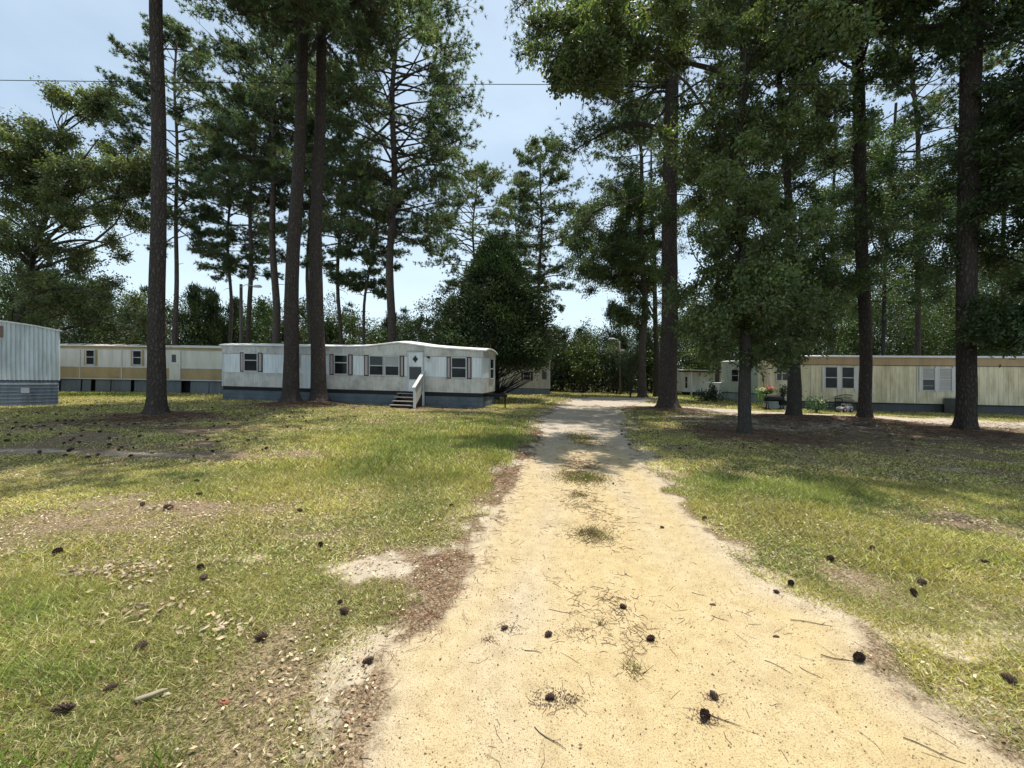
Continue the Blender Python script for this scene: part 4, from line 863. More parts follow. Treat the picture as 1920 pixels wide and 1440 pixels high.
# left oak
cl = [ell(120, U(100, 380, 29), (7.0, 4.5, 5.2), 86, .42, rr=(.8, 1.35)), ell(18, U(170, 200, 29), (2.6, 2, 1.1), 87, .5, rr=(.6, 1.0)), ell(30, U(60, 300, 29), (3.4, 3, 2.6), 88, .5, rr=(.8, 1.2)), ell(40, U(120, 560, 29), (6.6, 4, 2.2), 89, .5, rr=(.8, 1.2)), ell(24, U(240, 320, 28), (2.6, 2, 2.0), 90, .5, rr=(.6, 1.0))]
def ex(gt, gc, P, dd):
    for a in ([(60, 480), (150, 370), (270, 355)], [(70, 440), (130, 330), (185, 260)], [(75, 470), (150, 430), (240, 470)], [(60, 500), (-10, 420), (-60, 380)], [(50, 560), (120, 520), (200, 560)]):
        limb(gt, [U(*a[0], dd), U(*a[1], dd - .6), U(*a[2], dd - 1.2)], .13, .03, 7)
oak([(18, 742), (32, 600), (62, 470), (88, 400)], 17, 20, cl, 37, 'spreading oak behind the corrugated trailer at the left edge', d=29, ls=.19, tw=14, nl=24, col=(.115, .135, .055), extra=ex, spread=.18, limb_r=.09, wt=.2)
# right-edge oak, its trunk just outside the frame, and oaks behind the cream home
cl = [ell(150, np.array([15.7, 11.2, 6.8]), (2.5, 2.4, 4.8), 91, .4, lo=2.0, rr=(.55, .95)), ell(110, np.array([15.2, 11.0, 12.8]), (4.6, 3.6, 3.2), 92, .45, rr=(.6, 1.0)), ell(26, np.array([13.9, 10.9, 2.75]), (1.2, .8, .75), 99, .6, lo=1.6, rr=(.35, .6))]
oak([(2060, 850), (2060, 600), (2040, 300), (2030, 100)], 28, 17, cl, 38, 'dark oak hanging over the right edge of the scene, trunk hidden', ls=.12, col=(.06, .09, .033), limb_r=.07, d=11.2)
cl = [ell(90, U(1660, 420, 24), (5.0, 3, 6.0), 93, .42, rr=(.8, 1.3))]
oak([(1655, 760), (1655, 500), (1665, 400), (1670, 300)], 10, 19, cl, 39, 'tall oak directly behind the cream home, between its two window pairs', d=25.5, ls=.14, tw=14, nl=24, col=(.06, .095, .03), spread=.16, limb_r=.07)
cl = [ell(60, U(1560, 380, 27), (4.0, 3, 7.5), 94, .42, rr=(.8, 1.3))]
oak([(1556, 750), (1560, 500), (1560, 400), (1560, 300)], 9, 20, cl, 40, 'oak with forked limbs behind the left windows of the cream home', d=27, ls=.15, tw=14, nl=22, col=(.05, .08, .028), spread=.17, limb_r=.07)
cl = [ell(80, U(1860, 430, 23), (4.2, 3, 6.0), 95, .42, rr=(.8, 1.3))]
oak([(1880, 780), (1880, 500), (1880, 400), (1880, 300)], 12, 18, cl, 41, 'oak behind the cream home right of the broad trunk', d=23.5, ls=.14, tw=14, nl=24, col=(.055, .085, .03), spread=.16, limb_r=.07)
cl = [ell(60, U(1360, 360, 30), (4.2, 3, 6.5), 96, .42, rr=(.8, 1.3)), ell(16, U(1390, 560, 30), (3.0, 2, 2.2), 97, .42, rr=(.7, 1.1))]
oak([(1345, 740), (1345, 500), (1350, 400), (1352, 300)], 9, 19, cl, 42, 'oak behind the pale green home, seen between the largest pine and the slim oak', d=34, ls=.17, tw=14, nl=22, col=(.06, .09, .03), spread=.17, limb_r=.07)

# trees just outside the frame whose shade reaches into it
cl = [ell(100, np.array([21.0, 9.5, 9.0]), (4.4, 3.6, 4.0), 192, .45, rr=(.7, 1.1))]
oak([(2640, 900), (2640, 600), (2640, 400), (2640, 300)], 36, 14, cl, 62, 'large oak beyond the right edge shading the right lawn', d=9.5, ls=.14, tw=13, nl=18, limb_r=.07)

# cedar
cb = np.array([-1.1, 25.4, 0.]); cb[2] = float(H0(cb[0])); gt = Geo(); gc = Geo(); rg = np.random.default_rng(5)
Pc = np.stack([np.full(10, cb[0]) + .05 * np.sin(np.arange(10)), np.full(10, cb[1]), cb[2] + np.linspace(0, 9.3, 10)], -1); trunk_mesh(gt, Pc, .45, .06, seed=5, k=12)
nC = 560; f = rg.uniform(0, 1, nC) ** 1.25; z = 2.4 + f * 7.7; az = rg.uniform(0, 2 * np.pi, nC)
prof = 4.0 * np.clip((1.0 - f) ** .74, 0, 1) * (1 - .25 * np.exp(-f / .04)) + .10; rad = prof * rg.uniform(.45, 1.06, nC) ** .5 * (1 + .13 * np.sin(az * 5 + z * 1.7)) * rg.uniform(.86, 1.12, nC)
K = np.stack([cb[0] + rad * np.cos(az), cb[1] + rad * np.sin(az), cb[2] + z], -1)
for i in range(nC):
    if i % 4 == 0: a = at(Pc, max(cb[2] + .3, K[i, 2] - rad[i] * .45)); limb(gt, [a, (a + K[i]) / 2 - [0, 0, .1], K[i]], .035, .01, 5, 0, 5)
nn = 150; c = np.repeat(K, nn, 0); rr_ = np.repeat(.34 + .22 * (1 - f), nn)[:, None]; dd_ = rg.normal(size=(nC * nn, 3)); c = c + dd_ * rr_ * .6
odir = np.stack([c[:, 0] - cb[0], c[:, 1] - cb[1], np.full(len(c), 2.2)], -1)
gc.leaves(c, unit(odir) + rg.normal(size=c.shape) * .5, .19 * rg.uniform(.7, 1.3, len(c)), .085, 0, np.repeat(vary(nC, (.042, .062, .026), .22, .10, rg), nn, 0) * rg.uniform(.7, 1.3, (len(c), 1)))
for i in range(34):   # the bare fan of low branches on the right side
    an = rg.uniform(-.9, 1.0) - 1.0; ln = rg.uniform(1.8, 3.3); a = cb + [rg.normal() * .1, rg.normal() * .1, rg.uniform(.1, .5)]; e = a + [math.cos(an) * ln * .9, math.sin(an) * ln * .7, rg.uniform(.9, 2.0)]
    limb(gt, [a, (a + e) / 2 + [0, 0, -.25], e], .04, .010, 5, 0, 6)
tree('cedar_tree', Pc, gt, gc, 'dense dark conical cedar behind the right end of the white trailer', 'cedar tree', None, 'oakbark', 'cedar')

# small bare-stemmed tree beside the far lamp pole
def small_tree(px, d, hh, nst, label, seed, col, cr=1.2, leafn=14, name='small_tree'):
    b = np.array([(px - CX) / F * d, d, 0.]); b[2] = float(H0(b[0])); gt = Geo(); gc = Geo(); rg = np.random.default_rng(seed); C = []
    for i in range(nst):
        az = rg.uniform(0, 6.28); e = b + [math.cos(az) * hh * .25, math.sin(az) * hh * .25, hh * rg.uniform(.75, 1)]; limb(gt, [b + [0, 0, -.05], b + [math.cos(az) * .15, math.sin(az) * .15, hh * .5], e], .06, .015, 6); C.append(e)
    P = np.stack([b, b + [0, 0, hh * .5], b + [0, 0, hh]]); oak_crown(gc, gt, P, np.concatenate([ell(leafn, b + [0, 0, hh * .8], (cr, cr, hh * .3), seed, .5, rr=(.4, .7))]), seed, 8, 14, .12, col, spread=.12, limb_r=.03)
    return tree(name, P, gt, gc, label, 'tree', None, 'oakbark', 'leaf')
small_tree(1182, 33.5, 3.6, 4, 'small forked tree with sparse leaves beside the far lamp pole', 201, (.07, .09, .045), 1.0)
small_tree(1150, 40, 5.0, 2, 'slender sapling left of the far lamp pole', 202, (.06, .08, .04), 1.2, 16)
small_tree(1056, 43, 4.0, 3, 'pale leaved sapling right of the cedar at the wood edge', 203, (.10, .13, .06), 1.5, 22)

# ------------------------------------------------------------------ the wood behind
def wood_tree(g, b, hh, r, kind, rg, col, ls, dens=1.0, bark=True):
    if kind == 'pine':
        n = int(38 * dens); f = rg.uniform(.08, 1, n) ** .9; az = rg.uniform(0, 6.28, n); rad = r * (1 - f) ** .8 * rg.uniform(.3, 1, n) + .1
        K = np.stack([b[0] + rad * np.cos(az), b[1] + rad * np.sin(az), b[2] + f * hh], -1); k = int(70 * dens); c = np.repeat(K, k, 0); s = np.repeat(.22 + .55 * (1 - f) * r / 2.5, k)[:, None]
        c = c + rg.normal(size=c.shape) * s * [1, 1, .8]; up = np.array([0, 0, 1.1])
        g.blades(c, unit(np.stack([c[:, 0] - b[0], c[:, 1] - b[1], np.full(len(c), r)], -1) * .5 + up * .6 + rg.normal(size=c.shape) * .5), ls * 1.9 * rg.uniform(.7, 1.2, len(c)), ls * .42, 0, vary(len(c), col, .28, .1, rg))
    else:
        n = int(36 * dens); d = unit(rg.normal(size=(n, 3))); K = b + [0, 0, hh * .56] + d * rg.uniform(.25, 1, (n, 1)) ** .5 * [r, r, hh * .46]; k = int(85 * dens)
        c = np.repeat(K, k, 0) + rg.normal(size=(n * k, 3)) * .14 * r; keep = c[:, 2] > b[2] + .2; c = c[keep]
        g.leaves(c, rg.normal(size=c.shape) + [0, 0, -.2], ls * rg.uniform(.7, 1.4, len(c)), ls * .6, 0, vary(len(c), col, .28, .12, rg), up=np.array([0, 0, .8]))
    if bark: g.tube([b - [0, 0, .1], b + [0, 0, hh * .75]], [.13, .05], 6, 1)
g = Geo(); rg = np.random.default_rng(77); rows = []
def topz(px):  # height of the tree line, read off the photograph's sky line
    return np.interp(px, [-900, 0, 150, 300, 420, 480, 560, 640, 720, 780, 840, 1040, 1080, 1130, 1180, 1240, 1320, 1450, 1600, 1750, 1920, 2800], [520, 500, 530, 560, 560, 570, 575, 580, 600, 600, 590, 620, 632, 622, 618, 615, 560, 520, 500, 500, 490, 490])
for row, (dist, step) in enumerate(((43, 60), (50, 62), (60, 58))):
    px = -1000 + rg.uniform(0, 40)
    while px < 2900:
        d = dist * rg.uniform(.95, 1.06); X = (px - CX) / F * d; b = np.array([X, d + .0, float(H0(X))]); ty = topz(px) + rg.normal() * 13 + (0 if row else 22); hh = (HY - ty) / F * d + CZ - b[2]
        kind = 'pine' if rg.uniform() < (.5 if px < 1240 else .12) else 'broad'; ty -= 14 * (px < 420) ; hh = (HY - ty) / F * d + CZ - b[2]; col = (.055, .08, .038) if kind == 'pine' else [(.075, .115, .03), (.055, .085, .03), (.10, .14, .04)][rg.integers(3)]
        wood_tree(g, b, hh, hh * (.20 if kind == 'pine' else .27) + .4, kind, rg, col, .22 if row < 2 else .28, (1.0 if px < 1240 else 1.25) if 0 < px < 1920 else .6)
        px += step * rg.uniform(.6, 1.3) * 43 / dist * (1 if -200 < px < 2100 else 1.8)
# understorey: brush that closes the foot of the wood
n = 110000; px = rg.uniform(-800, 2700, n); d = rg.uniform(40.5, 62, n); X = (px - CX) / F * d; z = H0(X) + rg.uniform(0, 1, n) ** 1.4 * (3.6 + 2.0 * fbm(X, d, .2, 3, 5)); c = np.stack([X, d, z], -1)
g.leaves(c, rg.normal(size=c.shape), .34, .24, 0, vary(n, (.045, .065, .025), .3, .12, rg))
# side flanks, out to the left and right
for sx in (-1, 1):
    for i in range(26):
        d = rg.uniform(-15, 42); X = sx * rg.uniform(47, 62); b = np.array([X, d, float(H0(X))]); wood_tree(g, b, rg.uniform(10, 15), 3.0, 'pine' if rg.uniform() < .5 else 'broad', rg, (.06, .085, .03), .35, .6)
tag(g.obj('woodland', [M['far'], M['bark_far']]), 'continuous mixed pine and broadleaf wood closing the view behind the homes', 'woodland', None, 'stuff')
# individual trees that stand out of the wood
IND = [(1150, 44, 568, 2.3, 'pine', (.06, .085, .045), 'tallest pointed young pine on the skyline behind the far lamp pole'),
       (1206, 45, 612, 2.0, 'pine', (.06, .085, .045), 'young pine between the far lamp pole and the big trunks'),
       (1100, 45, 616, 2.4, 'broad', (.09, .13, .04), 'bright leafy tree left of the pointed young pine'),
       (1052, 47, 604, 1.6, 'broad', (.075, .10, .04), 'round topped tree beside the cedar right flank'),
       (800, 40, 556, 2.7, 'broad', (.10, .14, .045), 'light green broadleaf tree between the arch of the roof and the cedar'),
       (662, 40, 588, 2.6, 'broad', (.10, .135, .04), 'yellow green bushy tree behind the white trailer roof'),
       (612, 39, 600, 1.6, 'broad', (.06, .09, .03), 'dark bushy tree right of the two close trunks'),
       (505, 40, 548, 2.5, 'broad', (.085, .14, .035), 'bright green tree behind the wooden lamp pole'),
       (568, 41, 555, 2.2, 'broad', (.09, .13, .04), 'leafy tree filling the gap between the two close trunks'),
       (365, 42, 540, 2.5, 'pine', (.07, .10, .05), 'feathery young pine above the cream trailer door'),
       (402, 43, 556, 2.2, 'pine', (.07, .10, .05), 'second feathery young pine, left of the lamp pole'),
       (440, 44, 562, 2.0, 'pine', (.065, .09, .045), 'narrow young pine just left of the wooden lamp pole'),
       (735, 43, 590, 2.0, 'pine', (.06, .085, .04), 'young pine behind the full crowned pine trunk'),
       (250, 38, 575, 3.0, 'broad', (.07, .09, .035), 'low dark broadleaf tree above the cream trailer left window'),
       (180, 40, 560, 3.0, 'pine', (.06, .08, .04), 'bushy pine behind the left oak'),
       (1320, 45, 560, 3.0, 'broad', (.06, .09, .03), 'broadleaf tree above the small white porch roof')]
for i, (px, d, ty, r, kind, col, lab) in enumerate(IND):
    X = (px - CX) / F * d; b = np.array([X, d, float(H0(X))]); g = Geo(); hh = (HY - ty) / F * d + CZ - b[2]; wood_tree(g, b, hh, r, kind, np.random.default_rng(300 + i), col, .20, 1.4, bark=False)
    r_ = empty('young_pine_tree' if kind == 'pine' else 'broadleaf_tree', b, lab, 'tree', 'trees at the edge of the wood'); g.obj('crown', [M['far']], r_, off=b)
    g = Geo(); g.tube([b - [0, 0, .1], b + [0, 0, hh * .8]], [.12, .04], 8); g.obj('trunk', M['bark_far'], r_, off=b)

# ------------------------------------------------------------------ poles and wires
def pole(name, px, d, ytop, r, label, side, armpx, army, lean=0):
    X = (px - CX) / F * d; b = np.array([X, d, float(H0(X))]); zt = CZ + (HY - ytop) / F * d; root = empty(name, b, label, 'lamp pole')
    g = Geo(); g.tube([b - [0, 0, .2], (b + [lean * .5, 0, (zt - b[2]) / 2]), [b[0] + lean, b[1], zt]], [r, r * .9, r * .75], 12)
    g.obj('pole', siding('grey_pole_wood', (.12, .10, .08), (.06, .05, .04), .6), root, off=b)
    za = CZ + (HY - army) / F * d; ax_ = (armpx - CX) / F * d; g = Geo(); t = np.array([b[0] + lean, d - .1, zt - .25 if side < 0 else za - .05]); e = np.array([ax_, d - .1, za])
    g.tube([t, (t + e) / 2 + [0, 0, .22], e], .03, 6); g.obj('lamp_arm', M['frame'], root, off=b)
    g = Geo(); sg = -1 if ax_ < X else 1; Q = np.array([e - [sg * .1, 0, 0], e + [sg * .12, 0, .03], e + [sg * .45, 0, .02], e + [sg * .62, 0, -.03]]); g.tube(Q, [.05, .11, .12, .04], 10); g.obj('lamp_head', M['frame'], root, off=b)
    return b, zt
b1, zt1 = pole('lamp_pole', 1163, 37, 640, .10, 'grey wooden lamp pole with curved arm lamp at the far end of the drive', -1, 1152, 636.5, -.08)
b2, zt2 = pole('lamp_pole', 452, 31, 533, .14, 'wooden lamp pole with a long white lamp arm behind the white trailer roof', 1, 478, 538)
g = Geo(); g.tube([b1 + [0, -.12, 4.2], b1 + [.35, -.12, 4.2]], .03, 6); g.tube([b1 + [.05, -.1, 3.55], b1 + [-.25, -.1, 3.85]], .04, 6)
o = g.obj('insulator_bracket', M['frame'], [q for q in bpy.data.objects if q.name == 'lamp_pole'][0], off=b1)
def wire(a, b, sag, r, label, n=24):
    s = np.linspace(0, 1, n)[:, None]; a = np.asarray(a, float); b = np.asarray(b, float); P = a * (1 - s) + b * s; P[:, 2] -= sag * 4 * (s * (1 - s))[:, 0]
    g = Geo(); g.tube(P, r, 5); tag(g.obj('overhead_wire', M['steel'], off=tuple(a)), label, 'wire', 'overhead wires')
M['wirepale'] = mat('pale_wire', (.2, .2, .2), .6)[0]
wire(np.array([-34, 9.3, 8.95]), np.array([34, 9.3, 8.72]), .45, .008, 'thin wire crossing the whole sky in front of the pines')
wire(b1 + [0, 0, (zt1 - b1[2]) * .80], [3.2, 36.2, 3.3], .12, .022, 'pale service wire sloping from the far lamp pole to the cedar')
wire(b1 + [0, 0, (zt1 - b1[2]) - .35], [18.6, 40, 9.0], .3, .015, 'service wire rising from the far lamp pole to the right')
g = Geo(); q = G(1156, 739); g.tube([q, q + [0, 0, 1.0]], .06, 8); g.box((q[0] - .09, q[1] - .09, q[2] + .8), (q[0] + .09, q[1] + .09, q[2] + 1.0)); tag(g.obj('marker_post', M['steel'], off=tuple(q)), 'short dark post in the grass left of the far lamp pole', 'post')

# ------------------------------------------------------------------ yard things
# barrel smoker
q = G(1449, 767); q[1] -= .0
r = empty('barrel_smoker', q, 'black barrel smoker grill standing in the grass left of the dark oak', 'grill'); r.rotation_euler.z = .0
g = Geo(); g.tube([[-.50, 0, .62], [-.47, 0, .62], [.55, 0, .60], [.58, 0, .60]], [.10, .17, .17, .10], 16); g.obj('barrel', M['steel'], r)
g = Geo(); g.box((.42, -.12, .22), (.72, .14, .52)); g.obj('fire_box', M['steel'], r)
g = Geo(); g.tube([[.52, 0, .74], [.52, 0, 1.15]], .045, 8); g.tube([[.52, 0, 1.15], [.52, 0, 1.19]], .07, 8); g.obj('chimney', M['steel'], r)
for x in (-.32, .5):
    g = Geo(); g.tube([[x, -.14, 0], [x, -.05, .5]], .02, 6); g.tube([[x, .14, 0], [x, .05, .5]], .02, 6); g.box((x - .05, -.17, 0), (x + .05, .17, .03)); g.obj('leg', M['steel'], r)
g = Geo(); g.box((-.42, -.34, .56), (.40, -.17, .585)); g.obj('front_shelf', M['steel'], r)
# flower planter on a stand behind the smoker
q = G(1437, 768); r = empty('flower_stand', q, 'hanging basket of pink and white flowers on a stand above the smoker', 'flowers')
g = Geo(); g.tube([[0, 0, 0], [0, 0, .95]], .02, 8); g.box((-.15, -.15, 0), (.15, .15, .03)); g.tube([[-.08, .05, .9], [-.1, .05, 1.35], [-.16, .05, 1.62]], .012, 6); g.obj('stand', M['steel'], r)
g = Geo(); g.tube([[0, 0, .86], [0, 0, .93], [0, 0, 1.0]], [.12, .26, .30], 14); g.obj('basket', M['steel'], r)
rg = np.random.default_rng(9); g = Geo(); n = 700; c = rg.normal(size=(n, 3)) * [.22, .16, .09] + [.0, 0, 1.06]; g.leaves(c, rg.normal(size=c.shape) + [0, 0, .3], .09, .05, 0, vary(n, (.09, .17, .04), .2, .1, rg)); c = rg.normal(size=(260, 3)) * [.07, .1, .20] + [-.32, 0, .80]; g.leaves(c, rg.normal(size=c.shape) + [0, 0, -1], .10, .04, 0, vary(260, (.13, .30, .05), .2, .1, rg))
c = rg.normal(size=(60, 3)) * [.02, .02, .08] + [-.16, .05, 1.62]; g.leaves(c, rg.normal(size=c.shape) * .3 + [0, 0, 1], .12, .03, 0, (.05, .04, .04)); g.obj('foliage', M['leaf'], r)
g = Geo(); c = rg.normal(size=(220, 3)) * [.12, .12, .07] + [.10, -.04, 1.15]; g.leaves(c, rg.normal(size=c.shape) + [0, 0, .4], .07, .07, 0, vary(220, (.75, .20, .28), .12, .05, rg)); c = rg.normal(size=(160, 3)) * [.12, .12, .06] + [-.22, -.04, 1.1]; g.leaves(c, rg.normal(size=c.shape) + [0, 0, .4], .07, .07, 0, vary(160, (.7, .64, .52), .08, .04, rg)); g.obj('blossom', M['litter'], r)
# pale planter with dark plant, right of the smoker
q = G(1476, 768); q[1] += .3; r = empty('planter_pot', q, 'tall pale planter with a dark leafy plant beside the dark oak', 'planter')
g = Geo(); g.tube([[0, 0, 0], [0, 0, .05], [0, 0, .35], [0, 0, .62], [0, 0, .68]], [.17, .15, .19, .27, .28], 16); g.obj('pot', M['pskirt'], r)
g = Geo(); n = 420; c = rg.normal(size=(n, 3)) * [.13, .13, .17] + [0, 0, 1.0]; g.leaves(c, rg.normal(size=c.shape) + [0, 0, .5], .11, .05, 0, vary(n, (.04, .055, .045), .3, .1, rg)); g.sticks(np.tile([[0, 0, .6]], (12, 1)), np.array([0, 0, .95]) + rg.normal(size=(12, 3)) * .1, .01, .005, 0, (.05, .05, .03)); g.obj('plant', M['leaf'], r)
# metal bench against the skirting
q = HR.T(np.array([[HR.uv(1564, 750)[0], -.42, 0]]))[0] + [HR.a[0], HR.a[1], HR.h0]; r = empty('garden_bench', q, 'black metal garden bench with curved back against the dark skirting', 'bench')
bw = 1.25; M['benchm'] = mat('black_bench_metal', (.018, .02, .022), .7, .2)[0]
g = Geo()
for i in range(6): g.box((.02, -.22 + i * .075, .40), (bw - .02, -.17 + i * .075, .42))
g.obj('seat', M['benchm'], r)
s = np.linspace(0, 1, 13); g = Geo(); top_ = np.stack([s * bw, np.full(13, .27), .72 + .14 * np.sin(np.pi * s)], -1); g.tube(top_, .022, 7); g.tube(top_ - [0, 0, .12], .012, 6); g.tube([[0, .24, .50], [bw, .24, .50]], .018, 6)
for i in range(1, 24): x = i / 24 * bw; g.tube([[x, .24, .50], [x, .27, .60 + .14 * math.sin(math.pi * i / 24)]], .006, 5)
g.obj('backrest', M['benchm'], r)
for x in (0, bw):
    g = Geo(); g.tube([[x, .24, .0], [x, .27, .75]], .02, 7); g.tube([[x, -.22, 0], [x, -.22, .62]], .02, 7); g.tube([[x, -.24, .62], [x, 0, .66], [x, .27, .64]], .022, 7); g.obj('side_frame', M['benchm'], r)
# ride-on toy buggy
q = G(1591, 774); q[1] += .25; r = empty('toy_buggy', q, 'small white and dark toy buggy in front of the garden bench', 'toy car'); r.rotation_euler.z = .25
r.scale = (.85, .85, .85); tw_ = mat('toy_white_plastic', (.34, .33, .33), .4, .5)[0]; tk = mat('toy_dark_plastic', (.03, .03, .035), .5)[0]
g = Geo(); pf = [(-.42, .12), (-.44, .26), (-.30, .34), (-.12, .36), (-.05, .26), (.12, .26), (.20, .40), (.40, .40), (.44, .22), (.40, .12)]; n = len(pf)
V = [[a, y, c] for y in (-.2, .2) for a, c in pf]; g.add(V, [np.arange(n)[None], (np.arange(n)[::-1] + n)[None], np.array([[i, i + n, (i + 1) % n + n, (i + 1) % n] for i in range(n)])]); g.obj('body', tw_, r)
for x in (-.27, .27):
    for y in (-.23, .19):
        g = Geo(); g.tube([[x, y, .14], [x, y + .07, .14]], .14, 18); o = g.obj('wheel', tk, r); g = Geo(); g.tube([[x, y - .006, .14], [x, y + .076, .14]], .075, 14); g.obj('rim', tw_, o)
g = Geo(); g.tube([[-.10, -.16, .32], [.0, -.16, .52], [.3, -.16, .50], [.36, -.16, .36]], .018, 6); g.tube([[-.10, .16, .32], [.0, .16, .52], [.3, .16, .50], [.36, .16, .36]], .018, 6); g.obj('roll_bar', tw_, r)
g = Geo(); g.tube([[-.12, -.05, .42], [-.17, -.05, .44]], .09, 12); g.obj('steering_wheel', tk, r)
# air conditioner box against the home
u_ = HR.uv(1770, 765)[0]; q = HR.T(np.array([[u_, -.75, 0]]))[0] + [HR.a[0], HR.a[1], HR.h0]; r = empty('air_conditioner', q, 'dark grey boxy air conditioner with a rounded top frame against the cream home', 'air conditioner')
g = Geo(); g.box((.0, 0, 0), (.85, .62, .78)); g.obj('casing', siding('grey_casing', (.16, .17, .17), (.08, .08, .08), .5), r)
g = Geo(); g.tube([[-.03, -.02, .0], [-.03, -.02, .80], [.03, -.02, .86], [.88, -.02, .86]], .022, 7, smooth=True); g.box((-.02, -.04, .79), (.88, .66, .83)); g.obj('top_cover', M['frame'], r)
g = Geo()
for i in range(11): g.box((.06, -.012, .08 + i * .06), (.79, .0, .10 + i * .06))
g.obj('grille', M['steel'], r)
# clutter by the pale green home
q = G(1327, 752); rg = np.random.default_rng(19); g = Geo(); n = 900; c = rg.normal(size=(n, 3)) * [.55, .35, .25] + q + [0, 0, .32]; g.leaves(c, rg.normal(size=c.shape) + [0, 0, .6], .20, .07, 0, vary(n, (.045, .065, .035), .3, .1, rg)); n = 200; c = rg.normal(size=(n, 3)) * [.12, .1, .3] + q + [.35, 0, .75]; g.leaves(c, rg.normal(size=c.shape) + [0, 0, .6], .2, .08, 0, (.03, .045, .03))
tag(g.obj('shrub', M['leaf'], off=tuple(q)), 'low dark shrub in front of the white box of the pale green home', 'shrub')
q = G(1548, 776) + [0, .6, 0]; g = Geo(); n = 500; c = rg.normal(size=(n, 3)) * [.3, .2, .22] + q + [0, 0, .42]; g.leaves(c, rg.normal(size=c.shape) + [0, 0, .6], .12, .05, 0, vary(n, (.06, .11, .05), .3, .1, rg)); c = rg.normal(size=(24, 3)) * [.2, .1, .1] + q + [0, -.1, .6]; g.leaves(c, rg.normal(size=c.shape), .08, .08, 0, (.6, .6, .55)); g.sticks(np.tile(q, (14, 1)), q + rg.normal(size=(14, 3)) * [.2, .15, .1] + [0, 0, .5], .012, .006, 0, (.06, .08, .03))
tag(g.obj('flowering_bush', M['leaf'], off=tuple(q)), 'small leafy bush with white blooms left of the garden bench', 'bush')

# ------------------------------------------------------------------ grass, litter, cones
BOX = []
def inhouse(x, y):
    m = np.zeros(np.shape(x), bool)
    for hh in HOMES:
        u = (x - hh.a[0]) * hh.u[0] + (y - hh.a[1]) * hh.u[1]; v = (x - hh.a[0]) * hh.n[0] + (y - hh.a[1]) * hh.n[1]; m |= (u > -.02) & (u < hh.L) & (v > 0.02) & (v < hh.D)
    return m
import gc as _gc
HOMES = [o for o in _gc.get_objects() if isinstance(o, Home)]
def scatter(n, d0, d1, pw=1.0, rg=None, half=1.45):
    rg = rg or rng; u = rg.uniform(size=n); y = (d0 ** (pw + 1) + u * (d1 ** (pw + 1) - d0 ** (pw + 1))) ** (1 / (pw + 1)); x = rg.uniform(-half, half, n) * (y + .6); return x, y
g = Geo(); rg = np.random.default_rng(500)
# dist0, dist1, count, length, width, flatness
for d0, d1, n, ln, wd in ((1.25, 3.0, 230000, .038, .0052), (3.0, 6.0, 270000, .046, .0085), (6.0, 12, 290000, .058, .017), (12, 22, 230000, .075, .024), (22, 44, 170000, .11, .055)):
    x, y = scatter(n, d0, d1, 1, rg); cv = cover(x, y); keep = rg.uniform(size=n) < cv * 1.15; keep &= ~inhouse(x, y); x = x[keep]; y = y[keep]; cv = cv[keep]; m = len(x)
    lu = np.clip(lush_f(x, y), 0, 1.2); z = Hf(x, y); az = rg.uniform(0, 6.28, m); tl = rg.uniform(.25, 1.25, m) + .3 * lu
    D = np.stack([np.cos(az), np.sin(az), tl], -1); l_ = ln * rg.uniform(.45, 1.25, m) * (1 + .9 * lu * (1 if d0 < 12 else .6)) * (.6 + .6 * cv)
    n2 = fbm(x, y, .9, 3, 91); tint = np.clip(.5 + 2.2 * (n2 - .5) + .45 * (lu - .3), 0, 1)[:, None]
    yel = np.array([.365, .325, .105]); grn = np.array([.205, .235, .078]); c = yel * (1 - tint) + grn * tint
    straw = rg.uniform(size=m) < np.clip(.44 - .30 * lu - .15 * tint[:, 0] + .3 * (1 - cv), .05, .75); c[straw] = np.array([.54, .45, .26]); br = rg.uniform(size=m) < .08; c[br] = np.array([.24, .14, .09])
    c = np.minimum(c * np.exp(rg.normal(size=(m, 1)) * .36 + .08).clip(.3, 2.0), .78)
    g.blades(np.stack([x, y, z - .003], -1), D, l_, wd * rg.uniform(.7, 1.3, m), 0, c)
# taller weeds in the lush strip and along the skirtings
for (px, py, n, sx, sy, hh) in ((930, 815, 2600, 1.6, 2.2, .22), (1010, 860, 700, .7, .8, .15), (170, 742, 900, 2.0, .5, .28), (1400, 752, 700, 1.5, .3, .22), (1300, 745, 500, 1.5, .8, .25), (150, 1440, 40, .03, .03, .12), (310, 1435, 50, .04, .03, .12), (20, 1450, 40, .04, .03, .12), (860, 810, 700, 1.5, 2, .2), (60, 1270, 120, .2, .12, .09)):
    q = G(px, py); x = q[0] + rg.normal(size=n) * sx; y = q[1] + rg.normal(size=n) * sy; k = onroad(x, y) < -.1; k &= ~inhouse(x, y); x = x[k]; y = y[k]; m = len(x); az = rg.uniform(0, 6.28, m)
    g.blades(np.stack([x, y, Hf(x, y)], -1), np.stack([np.cos(az) * .5, np.sin(az) * .5, np.ones(m)], -1), hh * rg.uniform(.4, 1.15, m), .004 + .0009 * np.maximum(y, 2), 0, vary(m, (.16, .23, .05), .25, .1, rg))
